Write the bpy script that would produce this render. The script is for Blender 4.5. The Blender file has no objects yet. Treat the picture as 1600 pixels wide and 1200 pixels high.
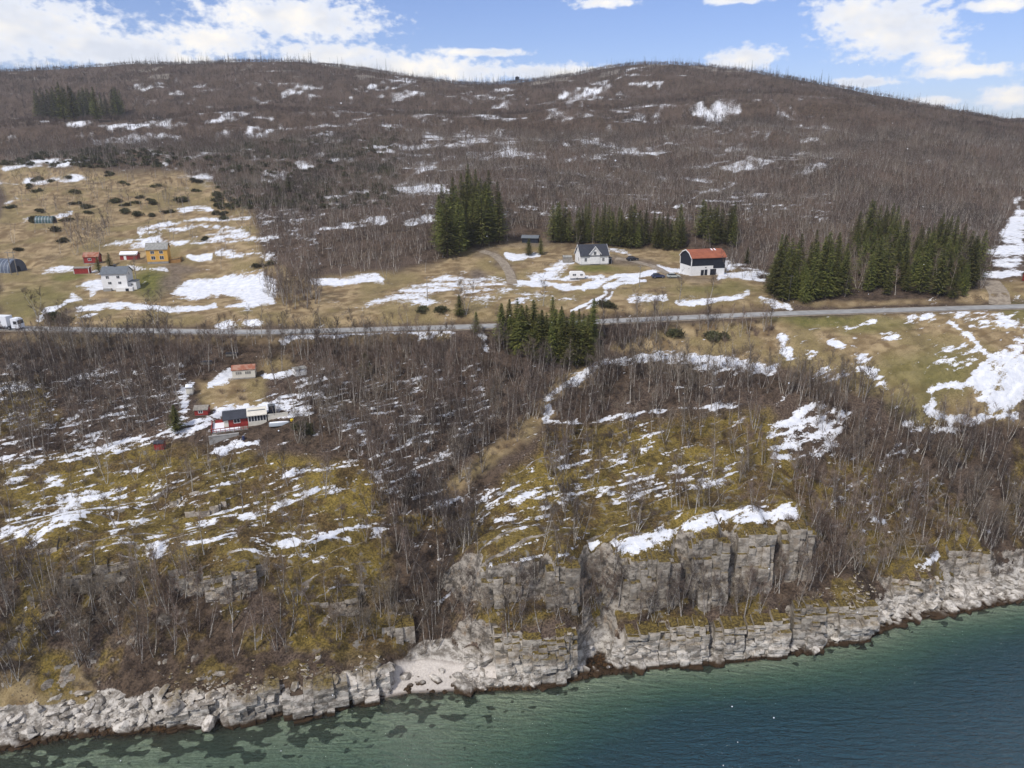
import bpy, math, random
import numpy as np
from mathutils import Matrix, Vector

random.seed(7)
rng = np.random.default_rng(11)
R = math.radians
scene = bpy.context.scene
COL = scene.collection

# ------------------------------------------------------------------ camera
CAM_H, PITCH, FPX = 90.0, R(18.0), 1110.0
cam_d = bpy.data.cameras.new('camera')
cam_d.sensor_width = 36.0
cam_d.lens = 36.0 * FPX / 1600.0
cam_d.clip_start = 0.5
cam_d.clip_end = 9000
cam = bpy.data.objects.new('camera', cam_d)
COL.objects.link(cam)
cam.location = (0, 0, CAM_H)
cam.rotation_euler = (R(90) - PITCH, 0, 0)
scene.camera = cam

# ------------------------------------------------------------------ render / exposure
scene.render.engine = 'CYCLES'
cy = scene.cycles
cy.max_bounces = 4
cy.diffuse_bounces = 2
cy.glossy_bounces = 2
cy.transmission_bounces = 2
cy.transparent_max_bounces = 6
cy.volume_bounces = 0
cy.use_denoising = True
cy.caustics_reflective = False
cy.caustics_refractive = False
cy.sample_clamp_indirect = 4
scene.view_settings.view_transform = 'Standard'
scene.view_settings.look = 'None'
scene.view_settings.gamma = 1.0
scene.view_settings.use_curve_mapping = False
scene.view_settings.exposure = 0.66

SUN_EL, SUN_AZ = 48.0, 215.0      # compass-like: azimuth clockwise from +Y
SUN_STRENGTH, SKY_STRENGTH, CLOUD_LUM = 2.2, 0.066, 0.62
CS, SN = math.cos(PITCH), math.sin(PITCH)


def ray(px, py):
    u = (px - 800.0) / FPX
    v = (600.0 - py) / FPX
    return np.array([u, CS + v * SN, -SN + v * CS])


# ------------------------------------------------------------------ node helpers
class NT:
    def __init__(self, tree):
        self.t = tree
        self.n = tree.nodes
        self.l = tree.links

    def node(self, typ, **kw):
        nd = self.n.new(typ)
        for k, v in kw.items():
            setattr(nd, k, v)
        return nd

    def put(self, sock, val):
        if isinstance(val, bpy.types.NodeSocket):
            self.l.new(val, sock)
        elif val is not None:
            if sock.type == 'RGBA' and hasattr(val, '__len__') and len(val) == 3:
                val = (*val, 1.0)
            sock.default_value = val

    def math(self, op, a, b=None, c=None, clamp=False):
        nd = self.node('ShaderNodeMath', operation=op, use_clamp=clamp)
        self.put(nd.inputs[0], a)
        if b is not None:
            self.put(nd.inputs[1], b)
        if c is not None:
            self.put(nd.inputs[2], c)
        return nd.outputs[0]

    def vmath(self, op, a, b=None):
        nd = self.node('ShaderNodeVectorMath', operation=op)
        self.put(nd.inputs[0], a)
        if b is not None:
            self.put(nd.inputs[1], b)
        return nd.outputs['Value'] if op in ('LENGTH', 'DOT_PRODUCT') else nd.outputs['Vector']

    def mix(self, f, a, b):
        nd = self.node('ShaderNodeMix', data_type='RGBA')
        self.put(nd.inputs['Factor'], f)
        self.put(nd.inputs[6], a)
        self.put(nd.inputs[7], b)
        return nd.outputs[2]

    def smooth(self, x, lo, hi, a=0.0, b=1.0):
        nd = self.node('ShaderNodeMapRange', interpolation_type='SMOOTHSTEP')
        self.put(nd.inputs[0], x)
        for i, v in enumerate((lo, hi, a, b)):
            self.put(nd.inputs[1 + i], v)
        return nd.outputs[0]

    def noise(self, vec, scale, detail=4, rough=0.55, dist=0.0):
        nd = self.node('ShaderNodeTexNoise')
        self.put(nd.inputs['Vector'], vec)
        nd.inputs['Scale'].default_value = scale
        nd.inputs['Detail'].default_value = detail
        nd.inputs['Roughness'].default_value = rough
        nd.inputs['Distortion'].default_value = dist
        return nd.outputs[0]

    def mapping(self, vec, scale=(1, 1, 1), rot=(0, 0, 0), loc=(0, 0, 0)):
        nd = self.node('ShaderNodeMapping')
        self.put(nd.inputs[0], vec)
        nd.inputs['Location'].default_value = loc
        nd.inputs['Rotation'].default_value = rot
        nd.inputs['Scale'].default_value = scale
        return nd.outputs[0]


# ------------------------------------------------------------------ world: sky with cumulus
def build_world():
    w = bpy.data.worlds.new('World')
    scene.world = w
    w.use_nodes = True
    g = NT(w.node_tree)
    g.n.clear()
    out = g.node('ShaderNodeOutputWorld')
    bg = g.node('ShaderNodeBackground')
    sky = g.node('ShaderNodeTexSky', sky_type='NISHITA')
    sky.sun_disc = False
    sky.sun_elevation = R(SUN_EL)
    sky.sun_rotation = R(SUN_AZ)
    sky.altitude = 100
    sky.air_density = 1.0
    sky.dust_density = 0.6
    sky.ozone_density = 2.0
    tc = g.node('ShaderNodeTexCoord')
    d = tc.outputs['Generated']
    sep = g.node('ShaderNodeSeparateXYZ')
    g.put(sep.inputs[0], d)
    az = g.math('ARCTAN2', sep.outputs[0], sep.outputs[1])
    el = g.math('ARCSINE', sep.outputs[2])
    comb = g.node('ShaderNodeCombineXYZ')
    g.put(comb.inputs[0], az)
    g.put(comb.inputs[1], el)
    ae = comb.outputs[0]
    # warp for billows
    n1 = g.node('ShaderNodeTexNoise')
    g.put(n1.inputs['Vector'], g.mapping(ae, (14, 22, 1)))
    n1.inputs['Detail'].default_value = 3
    n1.inputs['Roughness'].default_value = 0.55
    fine = g.noise(g.mapping(ae, (34, 52, 1), loc=(3, 1, 0)), 1.0, 4, 0.6)
    puff = g.math('SUBTRACT', n1.outputs[0], 0.5)
    puff2 = g.math('SUBTRACT', fine, 0.5)
    wob = g.math('ADD', g.math('MULTIPLY', puff, 1.5), g.math('MULTIPLY', puff2, 0.75))
    blobs = [(20, 40, 200, 70), (470, 30, 150, 40), (1390, 40, 120, 52), (620, 105, 180, 26), (200, 80, 170, 36), (140, 70, 110, 34), (330, 62, 105, 30), (420, 22, 130, 30), (250, 92, 120, 18),
             (520, 85, 120, 22), (680, 112, 150, 20), (860, 112, 120, 14), (940, 4, 60, 10), (1150, 0, 60, 8),
             (1165, 92, 62, 22), (1330, 22, 75, 34), (1410, 60, 95, 38), (1470, 88, 60, 22), (1560, 8, 60, 14),
             (1500, 112, 110, 13), (1580, 152, 70, 22), (1345, 128, 60, 10), (1460, 160, 50, 10), (740, 82, 90, 8)]
    f = None
    for (px, py, rx, ry) in blobs:
        v = ray(px, py)
        a0 = math.atan2(v[0], v[1])
        e0 = math.asin(v[2] / np.linalg.norm(v))
        v2 = ray(px + rx, py)
        ra = abs(math.atan2(v2[0], v2[1]) - a0)
        v3 = ray(px, py - ry)
        re = abs(math.asin(v3[2] / np.linalg.norm(v3)) - e0)
        m = g.mapping(ae, (1 / ra, 1 / re, 0), loc=(-a0 / ra, -e0 / re, 0))
        ln = g.math('SUBTRACT', 1.0, g.vmath('LENGTH', m))
        f = ln if f is None else g.math('SMOOTH_MAX', f, ln, 0.25)
    # the same kind of broken cumulus over the rest of the sky
    gen = g.noise(g.mapping(ae, (3.2, 7.5, 1), loc=(5.3, 2.2, 0)), 1.0, 3, 0.5)
    gen = g.math('MULTIPLY', g.math('SUBTRACT', gen, 0.47), 4.0)
    inside = g.math('MULTIPLY', g.smooth(g.math('ABSOLUTE', az), 0.62, 0.75, 1, 0), g.smooth(el, 0.17, 0.24, 1, 0))
    field = g.math('ADD', g.math('MULTIPLY', f, inside), g.math('MULTIPLY', gen, g.math('SUBTRACT', 1.0, inside)))
    dens = g.math('ADD', field, wob)
    mask = g.smooth(dens, -0.12, 0.42)
    # soft grey undersides
    low = g.noise(g.mapping(ae, (11, 19, 1), loc=(0.0, 0.28, 0.4)), 1.0, 3, 0.55)
    shade = g.smooth(low, 0.36, 0.62)
    thick = g.smooth(dens, 0.1, 1.0)
    L = CLOUD_LUM
    ccol = g.mix(shade, (L * 0.80, L * 0.84, L * 0.93, 1), (L * 1.20, L * 1.13, L * 1.02, 1))
    ccol = g.mix(thick, (L * 0.92, L * 0.96, L * 1.05, 1), ccol)
    skyc = g.node('ShaderNodeVectorMath', operation='SCALE')
    g.put(skyc.inputs[0], sky.outputs[0])
    skyc.inputs['Scale'].default_value = SKY_STRENGTH
    tint = g.node('ShaderNodeVectorMath', operation='MULTIPLY')
    g.put(tint.inputs[0], skyc.outputs[0])
    tint.inputs[1].default_value = (0.98, 1.0, 1.32)
    tot = g.mix(g.math('MULTIPLY', mask, 0.96), tint.outputs[0], ccol)
    g.put(bg.inputs[0], tot)
    bg.inputs[1].default_value = 1.0
    g.l.new(bg.outputs[0], out.inputs[0])


build_world()
sun_d = bpy.data.lights.new('sun', 'SUN')
sun_d.energy = SUN_STRENGTH
sun_d.angle = R(6)
sun_d.color = (1.0, 0.96, 0.90)
sun = bpy.data.objects.new('sun', sun_d)
COL.objects.link(sun)
_a, _e = R(SUN_AZ), R(SUN_EL)
sun.rotation_euler = Vector((-math.sin(_a) * math.cos(_e), -math.cos(_a) * math.cos(_e), -math.sin(_e))).to_track_quat('-Z', 'Y').to_euler()
sun.location = (0, 0, 300)


# ------------------------------------------------------------------ numpy noise
def _hash(ix, iy, seed):
    h = (ix.astype(np.int64) * 374761393 + iy.astype(np.int64) * 668265263 + seed * 974711) & 0xFFFFFFFF
    h = ((h ^ (h >> 13)) * 1274126177) & 0xFFFFFFFF
    h = h ^ (h >> 16)
    return (h & 0xFFFFFF) / float(0x1000000)


def vn(x, y, seed=0):
    x = np.asarray(x, float)
    y = np.asarray(y, float)
    ix = np.floor(x)
    iy = np.floor(y)
    fx = x - ix
    fy = y - iy
    u = fx * fx * (3 - 2 * fx)
    v = fy * fy * (3 - 2 * fy)
    a = _hash(ix, iy, seed)
    b = _hash(ix + 1, iy, seed)
    c = _hash(ix, iy + 1, seed)
    d = _hash(ix + 1, iy + 1, seed)
    return (a * (1 - u) + b * u) * (1 - v) + (c * (1 - u) + d * u) * v


def fbm(x, y, seed=0, octv=4):
    s = 0.0
    amp = 0.5
    tot = 0.0
    for i in range(octv):
        s = s + amp * vn(x * 2 ** i, y * 2 ** i, seed + i * 17)
        tot += amp
        amp *= 0.5
    return s / tot


def sstep(x, a, b):
    t = np.clip((x - a) / (b - a), 0, 1)
    return t * t * (3 - 2 * t)


# ------------------------------------------------------------------ camera geometry for measuring
def pix_z(px, py, z):
    d = ray(px, py)
    t = (z - CAM_H) / d[2]
    return np.array([d[0] * t, d[1] * t, z])


def pix_t(px, py, t):
    d = ray(px, py)
    return np.array([d[0] * t, d[1] * t, CAM_H + d[2] * t])


def project(x, y, z):
    dz = z - CAM_H
    dep = np.maximum(y * CS - dz * SN, 1.0)
    up = y * SN + dz * CS
    return 800 + FPX * x / dep, 600 - FPX * up / dep


# ------------------------------------------------------------------ terrain shape
CP = []
for px, py, z in [(-200, 720, 25), (0, 740, 24), (200, 720, 24.5), (400, 740, 24), (600, 760, 23), (750, 770, 22.5), (900, 780, 22), (1100, 780, 21), (1250, 760, 22),
                  (1400, 760, 21), (1600, 740, 22), (1800, 720, 23), (0, 660, 29), (250, 660, 29.5), (400, 670, 29), (560, 670, 29), (750, 670, 28.5),
                  (900, 660, 29), (1100, 640, 30.5), (1300, 640, 31), (1450, 640, 31.5), (1600, 640, 32), (-200, 660, 29), (1800, 640, 32),
                  (0, 580, 35), (250, 580, 35), (385, 590, 34), (560, 580, 35), (750, 590, 34.5), (900, 580, 36), (1100, 570, 37), (1300, 560, 38.5), (1500, 560, 39),
                  (1700, 560, 39), (-200, 580, 35),
                  (-200, 512, 40.5), (0, 512, 40.5), (200, 516, 41), (400, 519, 41.7), (600, 514, 42.6), (800, 508, 43.6), (1000, 499, 44.4), (1200, 490, 45.2), (1400, 484, 46), (1600, 478, 46.5), (1800, 472, 47),
                  (0, 455, 45.5), (185, 453, 46), (350, 450, 46), (560, 455, 47), (740, 440, 49), (860, 440, 49), (1000, 445, 49), (1150, 440, 49.5), (1300, 450, 48.5), (1500, 450, 49.5), (1700, 450, 50),
                  (0, 425, 48.5), (250, 412, 51), (420, 415, 51), (580, 410, 52), (700, 405, 53), (830, 380, 56), (923, 412, 52.2), (1095, 427, 50.5), (1050, 395, 53.5), (1300, 410, 52.5), (1480, 400, 55)]:
    CP.append(pix_z(px, py, z))
for px, py, t in [(-250, 345, 320), (70, 348, 315), (200, 340, 325), (330, 345, 315), (500, 350, 300), (650, 345, 300), (780, 345, 300), (1000, 345, 300), (1200, 340, 305), (1400, 340, 300), (1580, 340, 330), (1800, 330, 320),
                  (-250, 260, 460), (100, 260, 460), (350, 260, 430), (550, 270, 400), (750, 265, 400), (950, 270, 390), (1150, 265, 400), (1350, 260, 400), (1550, 265, 430), (1800, 255, 430),
                  (-250, 205, 610), (100, 192, 640), (350, 200, 590), (600, 205, 560), (850, 205, 550), (1050, 200, 540), (1250, 195, 530), (1450, 205, 530), (1620, 215, 560), (1850, 215, 560),
                  (0, 172, 760), (300, 165, 740), (550, 168, 720), (800, 168, 730), (1000, 162, 690), (1200, 160, 640), (1400, 178, 620), (1560, 200, 660),
                  (-250, 120, 1000), (0, 114, 980), (220, 101, 970), (450, 98, 950), (560, 106, 940), (680, 130, 960), (770, 144, 1000), (870, 130, 1000), (1000, 106, 960), (1130, 109, 900), (1280, 130, 830), (1430, 160, 770), (1530, 183, 740), (1640, 205, 700), (1850, 215, 680)]:
    CP.append(pix_t(px, py, t))
# ground falls away behind the skyline
for px, py, t, dz in [(-250, 120, 1350, -90), (220, 101, 1350, -90), (560, 106, 1350, -90), (870, 130, 1400, -90), (1130, 109, 1300, -90), (1430, 160, 1150, -70), (1850, 200, 1100, -60)]:
    p = pix_t(px, py, t)
    p[2] = 180 + dz
    CP.append(p)
for px, py, t in [(1500, 190, 1700), (1600, 186, 1750), (1750, 180, 1800), (1300, 190, 1800)]:
    CP.append(pix_t(px, py, t))
for x, y, z in [(-900, 1900, 90), (0, 2000, 90), (900, 2300, 90), (1500, 1500, 90), (-1300, 1200, 150)]:
    CP.append(np.array([x, y, z]))
CP = np.array(CP)
CPN = CP[:, :2] / 100.0


def _k(r2):
    return 0.5 * r2 * np.log(r2 + 1e-9)


_n = len(CP)
_d2 = ((CPN[:, None, :] - CPN[None, :, :]) ** 2).sum(-1)
_A = np.zeros((_n + 3, _n + 3))
_A[:_n, :_n] = _k(_d2) + np.eye(_n) * 0.004
_A[:_n, _n] = 1
_A[:_n, _n + 1:] = CPN
_A[_n:, :_n] = _A[:_n, _n:].T
TPS_W = np.linalg.solve(_A, np.concatenate([CP[:, 2], np.zeros(3)]))


def tps(x, y):
    x = np.asarray(x, float) / 100
    y = np.asarray(y, float) / 100
    sh = x.shape
    x = x.ravel()
    y = y.ravel()
    out = np.empty_like(x)
    for i in range(0, len(x), 60000):
        xs = x[i:i + 60000, None]
        ys = y[i:i + 60000, None]
        r2 = (xs - CPN[None, :, 0]) ** 2 + (ys - CPN[None, :, 1]) ** 2
        out[i:i + 60000] = _k(r2) @ TPS_W[:_n] + TPS_W[_n] + x[i:i + 60000] * TPS_W[_n + 1] + y[i:i + 60000] * TPS_W[_n + 2]
    return out.reshape(sh)


SH = np.array([pix_z(px, py, 0)[:2] for px, py in [(-150, 1200), (0, 1172), (120, 1152), (250, 1140), (400, 1124), (520, 1102), (640, 1084), (740, 1080), (830, 1078), (920, 1058), (1040, 1040), (1150, 1035), (1260, 1020), (1370, 990), (1430, 968), (1520, 955), (1600, 938), (1750, 910)]])
SHX = np.concatenate([[-2500], SH[:, 0], [2500]])
SHY = np.concatenate([[SH[0, 1] - (SH[0, 0] + 2500) * 0.21], SH[:, 1], [SH[-1, 1] + (2500 - SH[-1, 0]) * 0.21]])


def shore_y(x):
    return np.interp(x, SHX, SHY)


def pxx(px):      # photo column near the cliff foot -> metres along x
    return (px - 800) / FPX * 131.0


CLEFTS = [(938, 2.6, 3.6), (1067, .7, 3.0), (1141, .7, 3.0), (1211, .7, 3.0), (850, .6, 2.0)]
PROF_X = [-400, -36, -25, -12, -1, 56, 68, 400]
PROF = {
    'L': ([0, 1.5, 3, 5, 9, 14, 17, 21, 30, 60], [0, 1.3, 2.4, 3.4, 7.5, 12.0, 15.0, 17.5, 20.3, 26]),
    'B': ([0, 3, 7.5, 9.5, 18, 28, 60], [0, .7, 2.0, 4.5, 11.5, 17, 26]),
    'C': ([0, 1.2, 4, 7, 9.5, 11, 14, 30, 60], [0, 1.0, 4.6, 8.6, 13.2, 15.6, 17.6, 21.6, 27]),
    'R': ([0, 3, 6.5, 8.5, 16, 25, 40, 60], [0, 1.0, 2.6, 6.6, 11.0, 15.5, 21, 26.5])}
PROF_Z = ['L', 'L', 'B', 'B', 'C', 'C', 'R', 'R']


def prof(x, d):
    zs = {k: np.interp(d, v[0], v[1]) for k, v in PROF.items()}
    out = np.zeros_like(d)
    idx = np.clip(np.searchsorted(PROF_X, x) - 1, 0, len(PROF_X) - 2)
    for i in range(len(PROF_X) - 1):
        m = idx == i
        if not m.any():
            continue
        t = np.clip((x[m] - PROF_X[i]) / (PROF_X[i + 1] - PROF_X[i]), 0, 1)
        t = t * t * (3 - 2 * t)
        out[m] = zs[PROF_Z[i]][m] * (1 - t) + zs[PROF_Z[i + 1]][m] * t
    return out


STRIKE = R(24)


def ledge_phase(x, y):
    p = (y * math.cos(STRIKE) - x * math.sin(STRIKE))
    return p / 3.2 + 2.2 * fbm(x / 14, y / 14, 91, 3) + 0.5 * fbm(x / 3.5, y / 3.5, 95, 2)


def shore_d(x, y):
    return (y - shore_y(x)) * 0.978


def H0(x, y):
    x = np.asarray(x, float)
    y = np.asarray(y, float)
    d = shore_d(x, y)
    base = tps(x, y)
    near = d < 60
    if near.any():
        xn, yn, dn = x[near], y[near], d[near]
        rough = 1 - np.exp(-((xn + 15) / 8.0) ** 2) * 0.85          # the little beach stays smooth
        cl = sstep(xn, -9, -4) * (1 - sstep(xn, 60, 66))
        sh = np.zeros_like(xn)
        for (px, w, dep) in CLEFTS:
            xc = pxx(px) + (vn(dn * 0.35, np.full_like(dn, px), 5) - .5) * 1.2
            sh += dep * np.exp(-((xn - xc) / w) ** 4) * (0.7 + .6 * vn(dn * .6, xn * .5, int(px)))
        sh += rough * (1.3 * (fbm(xn / 9, dn / 9, 21, 2) - .5) * 2 + 0.9 * (fbm(xn / 2.4, dn / 3, 22, 3) - .5) * 2)
        fade = sstep(dn, -1.5, 0.6) * (1 - sstep(dn, 16, 26))
        deff = dn - sh * fade * np.where(dn < 3, 0.65, 1.0)
        hs = 1 + cl * (vn(xn / 5.5, xn * 0, 81) - .5) * .45 * (1 - sstep(dn, 12, 24))
        zl = hs * prof(xn, np.maximum(deff, 0)) + 0.12 * rough * (fbm(xn / .8, yn / .8, 31, 2) - .5) * np.clip(dn, 0, 3)
        zl = np.where(dn < 0.0, np.maximum(dn * (0.13 + .30 * sstep(xn, -12, 35)) + 0.25 * (fbm(xn / 3, yn / 3, 44, 2) - .5), -9.0), zl)
        w = sstep(dn, 20, 48)
        base = base.copy()
        base[near] = zl * (1 - w) + base[near] * w
    # detail
    ph = ledge_phase(x, y)
    fr = ph - np.floor(ph)
    saw = np.where(fr < 0.82, fr / 0.82, (1 - fr) / 0.18)
    slab = sstep(d, 8, 14) * (1 - sstep(d, 58, 75))
    amp = 0.25 + 0.75 * fbm(x / 20, y / 20, 71, 2)
    base = base + slab * amp * 0.75 * (saw - 0.5)
    base = base + sstep(d, 3, 12) * (0.9 * (fbm(x / 12, y / 12, 61, 3) - .5) + 0.25 * (fbm(x / 2.5, y / 2.5, 63, 2) - .5)) * (1 - 0.6 * sstep(d, 90, 105) * (1 - sstep(d, 190, 230)))
    up = sstep(y, 300, 420)
    rdg = 1 - 2 * np.abs(fbm(x / 120 + .3 * y / 120, y / 60, 57, 3) - .5)
    base = base + up * (9.0 * (fbm(x / 90, y / 70, 51, 3) - .5) + 5.0 * (fbm(x / 26, y / 20, 55, 3) - .5) + 9.0 * (rdg - .8)) * (1 - .45 * sstep(y, 800, 980))
    base = base + 9.0 * np.exp(-((y - 640 - .10 * x - 60 * (fbm(x / 160, x * 0, 58, 2) - .5)) / 55) ** 2) - 9.0 * np.exp(-((y - 800 - .05 * x) / 60) ** 2)
    return base


# road centre line
ROAD = np.array([pix_z(px, py, z) for px, py, z in [(-260, 511, 40.4), (0, 512, 40.5), (200, 516, 41), (400, 519, 41.7), (600, 514, 42.6), (800, 508, 43.6), (1000, 499, 44.4), (1200, 490, 45.2), (1400, 484, 46), (1600, 478, 46.5), (1900, 471, 47.2)]])
ROAD_X = np.linspace(ROAD[0, 0], ROAD[-1, 0], 260)


def _smooth_interp(xq, xs, ys):
    ysm = np.interp(xq, xs, ys)
    kr = np.hanning(31)
    kr /= kr.sum()
    pad = np.concatenate([np.full(15, ysm[0]) + (np.arange(-15, 0)) * (ysm[1] - ysm[0]), ysm, np.full(15, ysm[-1]) + np.arange(1, 16) * (ysm[-1] - ysm[-2])])
    return np.convolve(pad, kr, 'valid')


ROAD_Y = _smooth_interp(ROAD_X, ROAD[:, 0], ROAD[:, 1])
ROAD_Z = _smooth_interp(ROAD_X, ROAD[:, 0], ROAD[:, 2])
PADS = []     # x, y, z, r_flat, r_blend
BLUFFS = []


def H(x, y):
    x = np.asarray(x, float)
    y = np.asarray(y, float)
    h = H0(x, y)
    ry = np.interp(x, ROAD_X, ROAD_Y)
    rz = np.interp(x, ROAD_X, ROAD_Z)
    dr = np.abs(y - ry)
    w = 1 - sstep(dr, 3.4, 9.0)
    h = h * (1 - w) + (rz - 0.25) * w
    for (a, b, c, r0, r1) in PADS:
        q = np.hypot(x - a, y - b)
        w = 1 - sstep(q, r0, r1)
        h = h * (1 - w) + c * w
    for (a, b, c, wd, bh, rz_) in BLUFFS:
        m = (np.abs(x - a) < wd * .5 + 18) & (np.abs(y - b) < 24)
        if not m.any():
            continue
        cs, sn = math.cos(rz_), math.sin(rz_)
        dx, dy = x[m] - a, y[m] - b
        u = dx * cs + dy * sn
        q = -dx * sn + dy * cs
        top = c + bh - .25 + .30 * np.maximum(q - 1.6, 0) + .07 * u
        lat = 1 - sstep(np.abs(u) + (vn(q * .5, u * .5, 77) - .5) * 1.0, wd * .5 - 1.3 - .25 * np.maximum(q - 2, 0), wd * .5 + .2 + 1.1 * np.maximum(q - 2, 0))
        w = lat * sstep(q, .9, 1.9) * (1 - sstep(q, 9, 16))
        hm = h[m]
        h[m] = hm + np.maximum(top - hm, 0) * w
    return h


def ground(x, y):
    return float(H(np.array([x]), np.array([y]))[0])


_T = np.concatenate([np.linspace(95, 340, 246), np.linspace(344, 1500, 200)])


def hit(px, py, fn=None):
    """where the line of sight through a photo pixel first meets the ground"""
    d = ray(px, py)
    fn = fn or H
    T = _T
    for step in range(2):
        zs = CAM_H + d[2] * T
        g = fn(d[0] * T, d[1] * T)
        below = np.nonzero(zs <= g)[0]
        i = max(below[0], 1) if len(below) else max(int(np.argmin(np.abs(zs - g))), 1)
        if step == 0:
            T = np.linspace(T[i - 1], T[i], 14)
    t = T[i]
    return np.array([d[0] * t, d[1] * t, CAM_H + d[2] * t]), t


# ------------------------------------------------------------------ land-cover maps (measured on the photo, stored on the ground)
MW, MH = 801, 601
GX, GY = np.meshgrid(np.arange(MW) * 2.0, np.arange(MH) * 2.0)
WX = GX + 34 * (fbm(GX / 44, GY / 26, 5, 4) - .5)
WY = GY + 17 * (fbm(GX / 44, GY / 26, 6, 4) - .5)


def m_ell(m, cx, cy, rx, ry, s=1.0, rot=0):
    c, sn = math.cos(R(rot)), math.sin(R(rot))
    a = ((WX - cx) * c + (WY - cy) * sn) / rx
    b = (-(WX - cx) * sn + (WY - cy) * c) / ry
    np.maximum(m, s * (1 - sstep(np.hypot(a, b), 0.45, 1.5)), out=m)


def m_line(m, pts, hw, s=1.0):
    best = np.full(m.shape, 1e9)
    for (x0, y0), (x1, y1) in zip(pts[:-1], pts[1:]):
        dx, dy = x1 - x0, y1 - y0
        t = np.clip(((WX - x0) * dx + (WY - y0) * dy) / (dx * dx + dy * dy), 0, 1)
        best = np.minimum(best, np.hypot(WX - x0 - t * dx, WY - y0 - t * dy))
    np.maximum(m, s * (1 - sstep(best, hw * 0.3, hw * 1.75)), out=m)


def m_poly(m, pts, s=1.0, soft=6.0):
    ins = np.zeros(m.shape, bool)
    best = np.full(m.shape, 1e9)
    n = len(pts)
    for i in range(n):
        x0, y0 = pts[i]
        x1, y1 = pts[(i + 1) % n]
        c = ((y0 > WY) != (y1 > WY))
        xi = (x1 - x0) * (WY - y0) / ((y1 - y0) if y1 != y0 else 1e-9) + x0
        ins ^= c & (WX < xi)
        dx, dy = x1 - x0, y1 - y0
        t = np.clip(((WX - x0) * dx + (WY - y0) * dy) / max(dx * dx + dy * dy, 1e-9), 0, 1)
        best = np.minimum(best, np.hypot(WX - x0 - t * dx, WY - y0 - t * dy))
    sd = np.where(ins, best, -best)
    np.maximum(m, s * sstep(sd, -soft, soft), out=m)


def newmap(v=0.0):
    return np.full((MH, MW), v)


def samp(m, px, py):
    x = np.clip(px / 2, 0, MW - 1.001)
    y = np.clip(py / 2, 0, MH - 1.001)
    ix = x.astype(int)
    iy = y.astype(int)
    fx = x - ix
    fy = y - iy
    return (m[iy, ix] * (1 - fx) + m[iy, ix + 1] * fx) * (1 - fy) + (m[iy + 1, ix] * (1 - fx) + m[iy + 1, ix + 1] * fx) * fy


SNOW = newmap(0.04)
for pts, s in [
    ([(156, 384), (200, 375), (250, 364), (259, 373), (312, 373), (375, 352), (388, 362), (375, 375), (316, 381), (219, 386), (159, 390)], .85),
    ([(116, 450), (162, 431), (169, 450), (156, 456), (134, 456)], .9),
    ([(262, 456), (281, 437), (328, 434), (416, 423), (437, 437), (437, 478), (391, 487), (359, 481), (375, 469), (312, 462), (281, 464)], .95),
    ([(480, 512), (560, 480), (640, 445), (690, 425), (735, 420), (740, 445), (700, 468), (600, 482), (520, 508)], .62),
    ([(735, 425), (790, 440), (805, 450), (760, 478), (690, 472), (660, 478), (650, 440)], .56),
    ([(856, 419), (877, 408), (897, 408), (904, 417), (887, 425), (870, 432), (842, 437), (822, 436)], 1.0),
    ([(787, 477), (800, 455), (921, 460), (900, 472), (860, 470)], .6),
    ([(1527, 580), (1550, 552), (1575, 537), (1600, 522), (1600, 655), (1555, 655), (1532, 610), (1495, 600)], .95),
    ([(1335, 555), (1357, 552), (1375, 575), (1395, 612), (1370, 600), (1345, 580)], .85),
    ([(1258, 595), (1282, 570), (1335, 578), (1330, 585), (1290, 600)], .85),
    ([(1181, 692), (1219, 652), (1269, 624), (1331, 642), (1331, 683), (1272, 724), (1222, 721), (1216, 736), (1197, 727)], .64),
    ([(850, 740), (1000, 735), (1165, 700), (1165, 740), (1060, 785), (950, 785), (850, 765)], .47),
    ([(860, 690), (1000, 680), (1180, 690), (1160, 705), (1000, 735), (860, 740)], .33),
    ([(0, 838), (0, 808), (87, 780), (140, 758), (196, 763), (187, 787), (125, 812), (62, 834), (0, 848)], .66),
    ([(480, 560), (760, 560), (760, 690), (560, 700), (480, 640)], .36),
    ([(1290, 690), (1450, 690), (1440, 830), (1300, 830)], .30),
    ([(0, 560), (290, 570), (300, 660), (100, 720), (0, 740)], .40),
    ([(400, 260), (520, 290), (500, 410), (400, 400)], .38),
    ([(1570, 340), (1600, 300), (1600, 425), (1545, 418), (1560, 370)], .85),
    ([(0, 720), (600, 720), (600, 860), (0, 880)], .20),
    ([(690, 760), (900, 760), (900, 830), (690, 820)], .36),
    ([(560, 700), (700, 700), (690, 800), (570, 760)], .36),
    ([(300, 128), (560, 128), (570, 152), (300, 160)], .34),
    ([(200, 120), (1300, 150), (1300, 350), (400, 340), (200, 230)], .34),
    ([(1080, 270), (1200, 260), (1200, 350), (1080, 350)], .30)]:
    m_poly(SNOW, pts, s, 9)
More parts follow.
